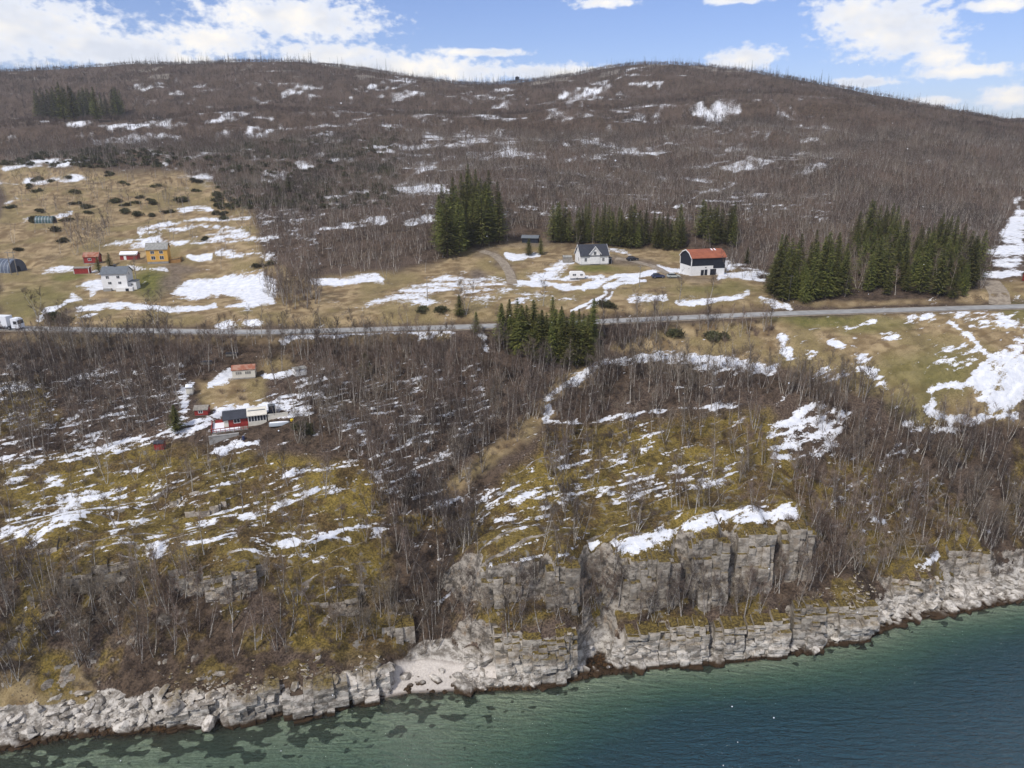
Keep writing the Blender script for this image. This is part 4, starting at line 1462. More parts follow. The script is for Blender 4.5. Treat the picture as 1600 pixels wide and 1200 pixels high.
# ---- spruces: each one a tree
def in_poly(px, py, pts):
    ins = False
    n = len(pts)
    for i in range(n):
        x0, y0 = pts[i]
        x1, y1 = pts[(i + 1) % n]
        if (y0 > py) != (y1 > py) and px < (x1 - x0) * (py - y0) / (y1 - y0) + x0:
            ins = not ins
    return ins


def place_spruce(p, h, lab, grp, fat=1.0):
    h0, (m0, m1) = SPRUCE_V[int(rng.integers(0, len(SPRUCE_V)))]
    e = empty('spruce_tree', (p[0], p[1], p[2] - .1), 0, lab, 'spruce tree', grp)
    s = h / h0
    e.scale = (s * fat, s * fat, s)
    e.rotation_euler = (rng.normal(0, .015), rng.normal(0, .015), rng.uniform(0, 6.28))
    link(bpy.data.objects.new('trunk', m0), e)
    link(bpy.data.objects.new('crown', m1), e)


for pts, n, h0, h1, lab, grp in [
    ([(688, 408), (725, 402), (745, 388), (785, 385), (785, 345), (735, 328), (700, 340), (685, 385)], 42, 13, 21, 'spruce in the stand climbing the slope beside the black shed', 'spruces in the stand beside the black shed'),
    ([(862, 379), (960, 386), (1066, 393), (1066, 376), (960, 370), (868, 365)], 46, 8.5, 15, 'spruce in the screen of trees behind the white farmhouse', 'spruces behind the white farmhouse'),
    ([(1088, 380), (1148, 387), (1145, 366), (1095, 366)], 12, 12, 15, 'spruce in the small clump behind the red-roofed barn', 'spruces behind the barn'),
    ([(1202, 464), (1235, 478), (1272, 472), (1318, 462), (1318, 436), (1212, 434)], 44, 9, 17, 'spruce in the roadside clump nearest the barn', 'spruces in the roadside clump by the barn'),
    ([(1358, 462), (1500, 468), (1530, 448), (1528, 420), (1450, 392), (1390, 368), (1315, 366), (1335, 415)], 84, 8, 16.5, 'spruce in the large plantation between roadside clump and gravel side road', 'spruces in the large plantation by the side road'),
    ([(778, 538), (800, 548), (850, 572), (915, 572), (928, 540), (900, 526), (785, 522)], 46, 8, 13, 'spruce in the dark grove just below the road bend', 'spruces in the grove below the road'),
    ([(58, 191), (195, 189), (195, 180), (60, 181)], 34, 22, 30, 'spruce in the distant square block high on the hazy hill', 'spruces in the distant hill block')]:
    xs = [a for a, b in pts]
    ys = [b for a, b in pts]
    got = []
    tries = 0
    while len(got) < n and tries < 4000:
        tries += 1
        a, b = rng.uniform(min(xs), max(xs)), rng.uniform(min(ys), max(ys))
        if not in_poly(a, b, pts):
            continue
        p, t = hit(a, b)
        md = 3.0 if tries < 900 else 1.9
        if any((p[0] - q[0]) ** 2 + (p[1] - q[1]) ** 2 < md * md for q in got):
            continue
        got.append(p)
        hh = rng.uniform(h0, h1)
        fy = (b - min(ys)) / (max(ys) - min(ys))
        where = 'front-row ' if fy > .72 else ('back-row ' if fy < .3 else 'inner ')
        size = 'tall ' if hh > h0 + .72 * (h1 - h0) else ('short ' if hh < h0 + .28 * (h1 - h0) else 'middle-sized ')
        place_spruce(p, hh, size + where + lab, grp, rng.uniform(1.5, 2.0) if 'grove below' in grp else rng.uniform(1.1, 1.6))
for a, b, h, lab in [(277, 674, 6.6, 'lone conical spruce on the slope beside the red cottage'), (826, 399, 6.5, 'small light spruce on the lawn below the black shed'),
                     (845, 398, 6.2, 'small dark spruce on the lawn beside its pale twin'), (718, 494, 6.5, 'small spruce above the road near the bare lone tree'),
                     (744, 520, 6.0, 'small spruce at the road edge beside the dark grove'), (155, 425, 5.5, 'little spruce beside the flat red shed'),
                     (172, 416, 5.0, 'little spruce beside the red shed with white window'), (572, 590, 7.0, 'single spruce standing among bare birches below the road'), (1167, 412, 6, 'single spruce beyond the far end of the barn'), (452, 300, 9, 'single dark spruce on the wooded slope above the meadow')]:
    place_spruce(hit(a, b)[0], h, lab, None, 2.1)

# ---- junipers
JUN_SPOTS = [(60, 330), (105, 345), (140, 335), (195, 332), (215, 338), (240, 320), (265, 333), (335, 335), (350, 343), (88, 362), (100, 376), (320, 376), (290, 315), (345, 316), (310, 300), (220, 310), (120, 300), (60, 300), (80, 285), (200, 290), (180, 318), (30, 392), (418, 415), (88, 497), (100, 505), (400, 418), (690, 487), (660, 485), (945, 480), (1060, 525), (1110, 527), (1130, 530), (465, 668), (480, 676)]
JUN_SPOTS += [(float(rng.uniform(5, 385)), float(rng.uniform(268, 352))) for _ in range(26)]
for a, b in JUN_SPOTS:
    for q in range(2):
        p, t = hit(a + rng.normal(0, 5) * q, b + rng.normal(0, 2) * q)
        m0, m1 = JUN_V[int(rng.integers(0, 4))]
        if a < 420 and b < 420:
            lab, grp = 'dark green juniper bush scattered on the tan hill pasture', 'junipers on the hill pasture'
        elif b > 600:
            lab, grp = 'low dark evergreen bush beside the snow-covered heap at the cottage', 'evergreen bushes by the cottage'
        elif a < 420:
            lab, grp = 'low dark bush on the brown bank between meadow and road', 'bushes on the roadside bank'
        else:
            lab, grp = 'low dark green bush along the verge of the road', 'bushes along the road verge'
        s = rng.uniform(.9, 1.8)
        lab = ('big ' if s > 1.5 else 'small ' if s < 1.2 else '') + lab + (' above the farmhouses' if a < 420 and b < 420 and b > 318 else ' at the forest edge' if a < 420 and b < 290 else '')
        e = empty('juniper_bush', (p[0], p[1], p[2]), rng.uniform(0, 6.28), lab, 'bush', grp)
        e.scale = (s * 1.25, s, s * rng.uniform(1.0, 1.5))
        link(bpy.data.objects.new('trunk', m0), e)
        link(bpy.data.objects.new('crown', m1), e)
jun_src = src_coll('heath', [bush_geo(330 + i, 1.6, 1.2, 160, .6) for i in range(3)], [trunk_m, junip])
x, y = sample_points(9000, -330, 60, 320, 560)
z = H(x, y)
px, py = project(x, y, z)
k = (px > -50) & (px < 620) & (py > 195) & (py < 330) & (rng.uniform(0, 1, len(x)) < 1.5 * (fbm(x / 25, y / 25, 541, 3) - .28)) & ((py < 262) | (px > 340))
x, y, z = x[k], y[k], z[k]
scatter('juniper_heath', np.stack([x, y, z], 1), rng.uniform(0, 6.28, len(x)), rng.uniform(.8, 1.8, len(x)), rng.integers(0, 3, len(x)), jun_src, 'dark juniper heath spreading over the upper pasture edge', 'heath')


# ================================================================== shore rocks
def cliff_material():
    m = bpy.data.materials.new('cliff_rock')
    m.use_nodes = True
    g = NT(m.node_tree)
    b = g.n['Principled BSDF']
    geo = g.node('ShaderNodeNewGeometry')
    P = geo.outputs['Position']
    sp = g.node('ShaderNodeSeparateXYZ')
    g.put(sp.inputs[0], P)
    sn = g.node('ShaderNodeSeparateXYZ')
    g.put(sn.inputs[0], geo.outputs['Normal'])
    n_mid = g.noise(P, .5, 3, .65)
    n_fine = g.noise(P, 2.4, 3, .7)
    bed = g.noise(g.mapping(P, (.6, .6, 1.0), rot=(R(4), R(3), 0)), 1.0, 4, .7)
    gz = g.node('ShaderNodeSeparateXYZ')
    g.put(gz.inputs[0], g.node('ShaderNodeTexCoord').outputs['Generated'])
    c = g.mix(g.smooth(bed, .38, .60), (.215, .185, .150), (.45, .40, .335))
    c = g.mix(g.math('MULTIPLY', g.smooth(n_mid, .50, .66), .75), c, g.mix(n_fine, (.20, .145, .095), (.40, .34, .265)))
    c = g.mix(g.smooth(n_fine, .60, .72), c, (.06, .052, .045, 1))
    z = g.math('ADD', sp.outputs[2], g.math('MULTIPLY', g.math('SUBTRACT', n_mid, .5), 3.0))
    pale = g.mix(g.smooth(bed, .40, .58), (.21, .185, .155), (.52, .48, .425))
    pale = g.mix(g.smooth(n_fine, .60, .70), pale, (.15, .12, .09, 1))
    c = g.mix(g.smooth(z, 5.2, 3.4), c, pale)
    oi = g.node('ShaderNodeObjectInfo').outputs['Random']
    hs = g.node('ShaderNodeHueSaturation')
    g.put(hs.inputs['Value'], g.math('MULTIPLY_ADD', oi, .45, .75))
    g.put(hs.inputs['Color'], c)
    c = hs.outputs[0]
    moss = g.mix(g.smooth(n_fine, .36, .64), (.044, .031, .013), (.165, .120, .034))
    up = g.math('ADD', sn.outputs[2], g.math('MULTIPLY', g.math('SUBTRACT', n_mid, .5), .9))
    mk = g.math('MULTIPLY', g.smooth(up, .58, .78), g.smooth(z, 4.0, 6.0))
    c = g.mix(g.math('MULTIPLY', mk, g.smooth(g.math('ADD', gz.outputs[2], g.math('MULTIPLY', n_mid, .4)), .62, .95, .25, 1.0)), c, moss)
    wz = g.math('ADD', sp.outputs[2], g.math('MULTIPLY', g.math('SUBTRACT', n_mid, .5), 1.0))
    c = g.mix(g.smooth(wz, 1.1, .5), c, g.mix(n_fine, (.016, .010, .006), (.075, .045, .022)))
    g.put(b.inputs['Base Color'], c)
    b.inputs['Roughness'].default_value = .9
    b.inputs['Specular IOR Level'].default_value = .2
    bn = g.node('ShaderNodeBump')
    bn.inputs['Strength'].default_value = .6
    bn.inputs['Distance'].default_value = .3
    g.put(bn.inputs['Height'], g.math('ADD', n_fine, bed))
    g.l.new(bn.outputs[0], b.inputs['Normal'])
    return m


cliff_m = cliff_material()


rock_pale = principled('shore_rock', (.40, .365, .33), .9, .2, 0, 1.3, col2=(.22, .195, .17), bump=.6, bscale=3, obj_rand=.28)
rock_grey = principled('slab_rock', (.20, .188, .175), .9, .2, 0, 1.1, col2=(.11, .10, .09), bump=.6, bscale=3, obj_rand=.25)


def rock_mesh(seed, flat):
    import bmesh
    r = random.Random(seed)
    bm = bmesh.new()
    for _ in range(16):
        v = rv(r).normalized() * r.uniform(.8, 1.05)
        bm.verts.new((v.x * 1.15, v.y * .85, v.z * flat))
    bmesh.ops.convex_hull(bm, input=list(bm.verts))
    bmesh.ops.delete(bm, geom=[v for v in bm.verts if not v.link_faces], context='VERTS')
    me = bpy.data.meshes.new('boulder')
    bm.to_mesh(me)
    bm.free()
    me.materials.append(cliff_m)
    return me


ROCK_V = [rock_mesh(700 + i, .45 + .08 * (i % 5)) for i in range(9)]
n = 5200
xr = rng.uniform(-120, 135, n)
dr = np.abs(rng.normal(1.6, 2.6, n)) * np.where(rng.uniform(0, 1, n) < .5, .6, 1) + .1
k = (dr < 8)
cz = (xr > -5) & (xr < 57)
k &= ~(cz & (dr > 1.6) & (rng.uniform(0, 1, n) < .8))
k &= ~((xr > -21) & (xr < -10) & (rng.uniform(0, 1, n) < .93))
k &= rng.uniform(0, 1, n) < .15 + 1.2 * fbm(xr / 5, dr / 5, 551, 2)
xr, dr = xr[k], dr[k]
yr = shore_y(xr) + dr / .978
zr = H(xr, yr)
sz = np.clip(rng.lognormal(-.75, .6, len(xr)), .18, 1.9)
sz = np.where(zr > 4.5, sz * .5, sz)
px, py = project(xr, yr, zr)
vis = (px > -40) & (px < 1640) & (py < 1230)
xr, yr, zr, sz, px, py = [a[vis] for a in (xr, yr, zr, sz, px, py)]
inv = (px > 5) & (px < 1595) & (py < 1190)
order = np.argsort(-np.where(inv, sz, 0))
for i in order[:280]:
    o = link(bpy.data.objects.new('boulder', ROCK_V[int(rng.integers(0, 9))]))
    o.location = (xr[i], yr[i], max(zr[i], -.1) + .12 * sz[i])
    s = sz[i]
    o.scale = (s * rng.uniform(.9, 1.5), s * rng.uniform(.8, 1.1), s * rng.uniform(.8, 1.2))
    o.rotation_euler = (rng.normal(.1, .25), rng.normal(0, .25), rng.uniform(0, 6.28))
    sw = ('huge ' if s > 1.25 else 'large ' if s > .95 else 'middling ' if s > .7 else 'small ') + ('flat ' if o.scale[2] < .9 * s else 'tall ' if o.scale[2] > 1.1 * s else '')
    wet = ' at waterline' if zr[i] < .7 else (' up the bank' if zr[i] > 2.4 else '')
    for lim, what, grp in ((330, 'pale boulder in the rubble heap below the tan grassy bank', 'boulders below the grassy bank'), (610, 'pale block on the layered shore beside the sand beach', 'blocks on the layered shore by the beach'),
                           (900, 'grey-white boulder between sand beach and broad buttress', 'boulders between beach and cliff'), (1290, 'fallen boulder at the foot of the sea cliff', 'boulders at the cliff foot'), (9999, 'pale stone on the shingle shore beyond the sea cliff', 'stones on the shingle shore')):
        if px[i] < lim:
            tag(o, sw + what + wet, 'boulder', grp)
            break
rs = order[280:]
rock_c = bpy.data.collections.new('shore_stone')
for i, me in enumerate(ROCK_V):
    rock_c.objects.link(bpy.data.objects.new('shore_stone_%02d' % i, me))
scatter('shore_rubble', np.stack([xr[rs], yr[rs], np.maximum(zr[rs], -.1) + .1 * sz[rs]], 1), rng.uniform(0, 6.28, len(rs)), sz[rs], rng.integers(0, 9, len(rs)), rock_c, 'small pale stones and rubble strewn along the waterline', 'rubble')


# ================================================================== cliff masses
def buttress(pl, pr, pt, pb, seed, label, depth=7.0, lay=.7, batter=.16, group=None):
    r = random.Random(seed)
    pc = .5 * (pl + pr)
    bx, by, bz, w, h, brz = BLUFFS[seed - 11]
    depth = 3.0
    sink = 1.8
    vertical = lay > .55
    leaves = []

    def split(u0, u1, z0, z1, lev=0):
        du, dz = u1 - u0, z1 - z0
        tu, tz = ((1.9, 4.6) if vertical else (2.6, 1.5))
        tu, tz = tu * r.uniform(.6, 1.7), tz * r.uniform(.6, 1.7)
        if lev > 8 or (du < tu and dz < tz):
            leaves.append((u0, u1, z0, z1))
            return
        if du / tu > dz / tz:
            c = u0 + du * r.uniform(.3, .7)
            split(u0, c, z0, z1, lev + 1)
            split(c, u1, z0, z1, lev + 1)
        else:
            c = z0 + dz * r.uniform(.3, .7)
            split(u0, u1, z0, c, lev + 1)
            split(u0, u1, c, z1, lev + 1)

    split(-w / 2, w / 2, -sink, h)
    v, fc = [], []
    sd = np.array([float(seed)])

    def N1(a, b, k):
        return float(fbm(np.array([a]), np.array([b]), k, 2)[0]) - .5
    for (u0, u1, z0, z1) in leaves:
        uc, zc = .5 * (u0 + u1), .5 * (z0 + z1)
        edge = abs(uc) / (w / 2)
        front = -depth / 2 + batter * max(zc, 0) * 1.3 + 1.6 * edge ** 4 + 2.4 * N1(uc / 3.2 + seed * 3.1, zc / 4, 621) + r.uniform(-.35, .35)
        if r.random() < .07:
            front += r.uniform(.5, 1.1)
        top = z1
        if z1 > h - .05:
            top = z1 + 2.2 * N1(uc / 2.5 + seed, 1.7, 623) - .5 * edge ** 3 * h * .3
            top = max(top, z0 + .25)
        skew = .07 * uc
        nx, nz_ = max(1, round((u1 - u0) / .9)), max(1, round((top - z0) / .9))
        back = depth / 2 + .4 * r.random()
        k0 = len(v)
        tl = r.uniform(-.10, .10)
        tz_ = r.uniform(-.12, .12)
        j = .10
        for b in range(nz_ + 1):
            for a in range(nx + 1):
                uu = u0 + (u1 - u0) * a / nx
                zz = z0 + (top - z0) * b / nz_
                e_ = (a in (0, nx)) + (b in (0, nz_))
                ff = front + tl * (uu - uc) + tz_ * (zz - zc) + r.uniform(-j, j) + .10 * e_
                v.append((uu + r.uniform(-.07, .07), ff, zz + skew + r.uniform(-.07, .07)))
        W = nx + 1
        for b in range(nz_):
            for a in range(nx):
                q = k0 + b * W + a
                if (a + b) % 2:
                    fc += [(q, q + 1, q + W + 1), (q, q + W + 1, q + W)]
                else:
                    fc += [(q, q + 1, q + W), (q + 1, q + W + 1, q + W)]
        # top, sides and back
        kb = len(v)
        bt = r.uniform(.2, .7)
        v += [(u0 + .1, back, z0 + skew), (u1 - .1, back, z0 + skew), (u1 - .1, back, top + skew + bt), (u0 + .1, back, top + skew + bt)]
        tr_ = [k0 + nz_ * W + a for a in range(W)]
        fc.append(tuple(tr_) + (kb + 2, kb + 3))
        fc.append(tuple([k0 + b * W for b in range(nz_, -1, -1)]) + (kb, kb + 3))
        fc.append(tuple([k0 + b * W + nx for b in range(nz_ + 1)]) + (kb + 2, kb + 1))
        fc.append((kb + 1, kb, kb + 3, kb + 2))
    me = mesh('cliff_block', v, fc, cliff_m)
    o = link(bpy.data.objects.new('cliff_block', me))
    bk = depth / 2
    o.location = (bx - math.sin(brz) * bk, by + math.cos(brz) * bk, bz)
    o.rotation_euler = (0, 0, brz)
    return tag(o, label, 'cliff rock', group)


for q, (a, b, c, d, lab, dep, lay, bat) in enumerate(ROCKS):
    buttress(a, b, c, d, 11 + q, lab, dep, lay, bat)


# ================================================================== buildings
GLASS = principled('window_glass', (.035, .04, .05), .12, .6)
WHITE = principled('white_paint', (.76, .75, .73), .6, .3, .08, 1.5)
CREAM = principled('cream_paint', (.66, .62, .53), .65, .3, .12, 1.2)
YELLOW = principled('yellow_paint', (.66, .37, .085), .6, .3, .1, 1.4)
RED = principled('red_paint', (.30, .035, .03), .65, .3, .25, 1.4)
NAVY = principled('tarred_cladding', (.017, .021, .032), .7, .3, .3, 1.2)
BLACKR = principled('black_roof', (.040, .043, .055), .6, .35, .25, 1.0)
SLATE = principled('slate_roof', (.135, .15, .165), .6, .35, .2, 1.2)
STONER = principled('old_slate_roof', (.30, .295, .27), .8, .2, .3, 1.6)
RUST = principled('rusty_sheet', (.27, .095, .055), .8, .2, 0, .9, col2=(.36, .21, .15))
ORANGE = principled('orange_roof', (.31, .105, .058), .8, .2, 0, .7, col2=(.24, .080, .048))
CONC = principled('concrete', (.33, .32, .30), .9, .2, .25, 1.0)
WOOD = principled('raw_wood', (.36, .20, .075), .75, .2, .3, 2.0, stretch=(1, 1, 6))
GREYW = principled('weathered_wood', (.27, .245, .21), .9, .1, .3, 2.0)
SNOWM = principled('roof_snow', (.84, .85, .88), .7, .2, .05, 1.0)
METAL = principled('dark_metal', (.05, .05, .055), .4, .5)
TYRE = principled('tyre_rubber', (.02, .02, .02), .8, .3)


def window(root, x, z, w, h, y, wallmat_frame, face='f', mull=1):
    """face f: on the -y wall at y; l / r: on the gable wall at x=y"""
    fr, pn = G(), G()
    t = .08
    if face == 'f':
        fr.box(x - w / 2 - t, x + w / 2 + t, y - .05, y + .02, z - t, z)
        fr.box(x - w / 2 - t, x + w / 2 + t, y - .05, y + .02, z + h, z + h + t)
        fr.box(x - w / 2 - t, x - w / 2, y - .05, y + .02, z, z + h)
        fr.box(x + w / 2, x + w / 2 + t, y - .05, y + .02, z, z + h)
        for k in range(mull):
            c = x - w / 2 + w * (k + 1) / (mull + 1)
            fr.box(c - .035, c + .035, y - .045, y + .02, z, z + h)
        pn.box(x - w / 2, x + w / 2, y - .02, y + .01, z, z + h)
    else:
        s = 1 if face == 'r' else -1
        a, b = sorted((y + s * .05, y - s * .02))
        fr.box(a, b, x - w / 2 - t, x + w / 2 + t, z - t, z)
        fr.box(a, b, x - w / 2 - t, x + w / 2 + t, z + h, z + h + t)
        fr.box(a, b, x - w / 2 - t, x - w / 2, z, z + h)
        fr.box(a, b, x + w / 2, x + w / 2 + t, z, z + h)
        fr.box(a, b, x - .035, x + .035, z, z + h)
        a, b = sorted((y + s * .02, y - s * .01))
        pn.box(a, b, x - w / 2, x + w / 2, z, z + h)
    wn = fr.obj('window', wallmat_frame, root)
    pn.obj('pane', GLASS, wn)


def house(name, key, label, cat, rz, w, d, h, rh, wall, roof, found=.4, over=.35, wins=(), chim=None, trim=None, foundmat=None, door=None, snow=0, group=None, frame=None):
    x, y, z = SITE[key]
    e = empty(name, (x, y, z), rz, label, cat, group)
    if found:
        G().box(-w / 2 + .04, w / 2 - .04, -d / 2 + .04, d / 2 - .04, -1.2, found).obj('foundation', foundmat or CONC, e)
    G().prism([(-d / 2, found), (d / 2, found), (d / 2, h), (0, h + rh), (-d / 2, h)], 'x', -w / 2, w / 2).obj('wall', wall, e)
    k = rh / (d / 2)
    t = .16
    rf = G()
    for s in (-1, 1):
        a = (s * (d / 2 + over), h - k * over)
        rf.prism([(a[0], a[1] + .01), (0, h + rh + .01), (0, h + rh + t), (a[0], a[1] + t)], 'x', -w / 2 - over, w / 2 + over)
    ro = rf.obj('roof', roof, e)
    if snow:
        sn = G()
        for s in (-1, 1):
            q = snow
            a = (s * (d / 2 + over) * q, h + rh - k * (d / 2 + over) * q)
            sn.prism([(a[0], a[1] + t + .005), (0, h + rh + t + .005), (0, h + rh + t + .18), (a[0], a[1] + t + .1)], 'x', -w / 2 - over * .8, w / 2 + over * .6)
        sn.obj('roof_snow', SNOWM, ro)
    if chim:
        cx_, cs, chh = chim
        G().box(cx_ - cs / 2, cx_ + cs / 2, -cs / 2, cs / 2, h + rh - .3, h + rh + chh).obj('chimney', CONC if cat != 'white house' else METAL, ro)
    if trim:
        for s in (-1, 1):
            for q in (-1, 1):
                G().box(s * w / 2 - .08, s * w / 2 + .08, q * d / 2 - .08, q * d / 2 + .08, found + .01, h - .02).obj('corner_board', trim, e)
            bb = G()
            xx = s * (w / 2 + over)
            for q in (-1, 1):
                a = (q * (d / 2 + over + .02), h - k * (over + .02))
                bb.prism([(a[0], a[1] - .12), (0, h + rh - .12), (0, h + rh + .2), (a[0], a[1] + .2)], 'x', xx - .03 + s * .035, xx + .03 + s * .035)
            bb.obj('barge_board', trim, ro)
    for (fc, a, zz, ww, hh) in wins:
        window(e, a, zz, ww, hh, -d / 2 if fc == 'f' else (w / 2 if fc == 'r' else -w / 2), frame or WHITE, fc)
    if door:
        dx, dw, dh, dm = door
        do = G().box(dx - dw / 2, dx + dw / 2, -d / 2 - .06, -d / 2 + .02, found, found + dh).obj('door', dm, e)
        G().box(dx + dw / 2 - .2, dx + dw / 2 - .1, -d / 2 - .12, -d / 2 - .06, found + dh * .45, found + dh * .5).obj('handle', METAL, do)
    return e


# white two-storey house on the left
e = house('white_house', 'white_house', 'white two-storey house with grey roof below the yellow house', 'white house', R(10), 7.8, 6.6, 5.7, 1.9, WHITE, SLATE, .3, .35,
          [('f', -2.0, 4.1, .9, .9), ('f', 1.3, 4.1, .9, .9), ('f', -1.5, 2.2, 1.0, .8), ('f', 1.6, 2.2, .9, .8), ('r', -.3, 4.9, .7, .9)], (-.2, .7, .8))
ext = G().box(3.95, 6.3, -2.2, 1.6, -1.0, 2.7).obj('annex', WHITE, e)
G().box(3.97, 6.5, -2.4, 1.8, 2.7, 2.85).obj('annex_roof', SLATE, ext)
terr = G().box(.6, 5.8, -5.0, -3.35, -1.2, 1.25).obj('terrace', WHITE, e)
G().box(3.6, 4.6, -5.06, -4.98, -.6, .9).obj('door', NAVY, terr)
window(e, 5.0, 1.5, .7, .6, -2.2, WHITE)
G().box(-3.6, -1.2, -4.2, -3.35, -1.0, .9).obj('steps', CONC, e)
# yellow house
e = house('yellow_house', 'yellow_house', 'yellow two-storey house with pale slate roof and wooden deck', 'house', R(15), 7.2, 5.8, 5.3, 2.0, YELLOW, STONER, .8, .3,
          [('f', -1.5, 3.7, 1.2, 1.0), ('f', 1.5, 3.7, 1.2, 1.0), ('f', -1.4, 1.6, 1.3, 1.2), ('f', 1.5, 1.6, 1.3, 1.2)], (.3, .6, .7))
dk = G().box(3.75, 7.6, -2.2, 1.5, -.6, 1.0).obj('deck', WOOD, e)
rl = G()
for q in range(6):
    rl.box(3.8 + q * .74, 3.9 + q * .74, -2.2, -2.1, 1.0, 1.95)
rl.box(3.75, 7.6, -2.22, -2.08, 1.9, 2.0)
rl.box(7.5, 7.6, -2.1, 1.5, 1.0, 2.0)
rl.obj('railing', WOOD, dk)
house('red_shed', 'red_barn', 'red shed with rusty roof and one white window', 'shed', R(12), 5.0, 4.0, 2.6, 1.3, RED, RUST, .3, .25, [('f', -.4, 1.2, 1.0, .8)], trim=GREYW)
house('red_shed', 'red_flat', 'low flat-roofed red shed beside the white house drive', 'shed', R(14), 4.8, 3.0, 2.0, .35, RED, GREYW, .1, .15, trim=WHITE)
house('red_shed', 'red_low', 'low red shed with half snowy grey roof behind white house', 'shed', R(8), 6.0, 3.4, 1.8, .9, RED, GREYW, .1, .25, snow=.8, door=(-1.2, .9, 1.5, WHITE))
house('black_shed', 'black_shed', 'black wooden shed with dark roof at the forest edge', 'shed', R(-10), 6.2, 4.2, 2.0, .8, NAVY, SLATE, .1, .4, trim=NAVY)
house('grey_shed', 'grey_shed', 'small weathered grey shed beside the white farmhouse', 'shed', R(5), 3.0, 2.4, 2.0, .5, GREYW, STONER, .1, .15)
house('cream_cabin', 'upper_cabin', 'cream cabin with rusty red sheet roof above the cottage', 'cabin', R(14), 5.6, 3.4, 2.5, .8, CREAM, RUST, .3, .2,
      [('f', -1.2 + k * .5, 1.3, .38, .7) for k in (-1, 0, 1)] + [('f', 1.1 + k * .5, 1.3, .38, .7) for k in (-1, 0, 1)], frame=CREAM)
house('white_shed', 'white_shed', 'small white box shed with grey flat roof in the birches', 'shed', R(35), 3.0, 2.6, 1.9, .25, WHITE, STONER, .2, .15, [('f', .8, 1.1, .3, .3), ('l', 0, 1.1, .3, .3)])
house('privy', 'privy', 'narrow white outhouse with snow on its roof', 'outhouse', R(10), 1.5, 1.4, 1.9, .4, CREAM, STONER, .3, .15, snow=1.0)
house('red_shed', 'red_grey_shed', 'small red shed with mossy grey roof above the lone spruce', 'shed', R(8), 3.0, 2.2, 1.5, .7, RED, GREYW, .1, .2, [('f', -.1, .7, .9, .6)])
house('red_hut', 'red_hut', 'tiny red hut with flat dark roof on the slope edge', 'hut', R(10), 2.0, 1.8, 1.6, .25, RED, BLACKR, .1, .15)
house('red_shed', 'red_edge', 'red barn end beyond the gravel side road', 'barn', R(-5), 6.0, 5.0, 2.6, 1.4, RED, STONER, .2, .3)

# white farmhouse with cross gable
e = house('white_farmhouse', 'farmhouse', 'white farmhouse with black roof and central front gable', 'farmhouse', R(12), 10.2, 6.8, 3.5, 3.3, WHITE, BLACKR, .35, .4,
          [('f', -3.3, 1.3, .8, 1.2), ('f', 3.3, 1.3, .8, 1.2), ('f', 0, 1.1, .9, 1.5), ('l', -.9, 1.3, .8, 1.2), ('l', 0, 4.2, .8, 1.0)], trim=WHITE)
gb = G().prism([(-1.9, .36), (1.9, .36), (1.9, 4.2), (0, 6.5), (-1.9, 4.2)], 'y', -3.65, .0).obj('gable', WHITE, e)
gr_ = G()
for s in (-1, 1):
    gr_.prism([(s * 2.3, 3.72), (0, 6.51), (0, 6.68), (s * 2.3, 3.9)], 'y', -4.0, -.05)
gr_.obj('gable_roof', BLACKR, gb)
bb = G()
for s in (-1, 1):
    bb.prism([(s * 2.32, 3.58), (0, 6.38), (0, 6.72), (s * 2.32, 3.92)], 'y', -4.07, -4.01)
bb.obj('gable_board', WHITE, gb)
window(e, 0, 3.6, .95, 1.2, -3.65, WHITE)
pt_ = G().box(5.2, 7.0, -2.0, .8, -.4, 2.1).obj('side_porch', WHITE, e)
G().box(5.15, 7.2, -2.2, 1.0, 2.1, 2.25).obj('porch_roof', BLACKR, pt_)
G().box(6.0, 6.9, -2.06, -1.98, 0, 1.9).obj('door', NAVY, pt_)

# barn
x, y, z = SITE['barn']
e = empty('barn', (x, y, z), R(14), 'two-tone barn, dark tarred above white stone, with orange-red roof', 'barn')
w, d = 12.6, 8.2
G().box(-w / 2, w / 2, -d / 2, d / 2, -1.5, 3.3).obj('stone_wall', WHITE, e)
up = G().prism([(-d / 2 - .04, 3.3), (d / 2 + .04, 3.3), (d / 2 + .04, 6.1), (2.4, 7.5), (0, 8.3), (-2.4, 7.5), (-d / 2 - .04, 6.1)], 'x', -w / 2 - .04, w / 2 + .04).obj('upper_wall', NAVY, e)
G().box(1.9, w / 2 + .06, -d / 2 - .06, -d / 2 + .2, 2.3, 3.32).obj('lower_cladding', NAVY, e)
rf = G()
pr = [(-d / 2 - .4, 5.85), (-2.45, 7.52), (0, 8.32), (2.45, 7.52), (d / 2 + .4, 5.85)]
for a, b in zip(pr[:-1], pr[1:]):
    rf.prism([a, b, (b[0], b[1] + .18), (a[0], a[1] + .18)], 'x', -w / 2 - .35, w / 2 + .35)
ro = rf.obj('roof', ORANGE, e)
for xx in (2.4, 3.6):
    G().prism([(-1.4, 8.05), (-.1, 8.48), (-.1, 8.54), (-1.4, 8.11)], 'x', xx, xx + .4).obj('snow_patch', SNOWM, ro)
bbm = G()
for a, b in zip(pr[:-1], pr[1:]):
    bbm.prism([(a[0], a[1] - .15), (b[0], b[1] - .15), (b[0], b[1] + .2), (a[0], a[1] + .2)], 'x', -w / 2 - .43, -w / 2 - .36)
bbm.obj('barge_board', WHITE, ro)
for sx in (-1,):
    for sy in (-1, 1):
        G().box(sx * w / 2 - .14, sx * w / 2 + .1, sy * d / 2 - .12, sy * d / 2 + .12, 3.31, 5.9).obj('corner_board', WHITE, e)
for (a, b, hh) in ((-2.6, -1.5, 1.9), (-1.2, -.2, 2.0), (.9, 3.1, 2.1)):
    G().box(a, b, -d / 2 - .07, -d / 2 + .05, .05, hh).obj('door', NAVY, e)
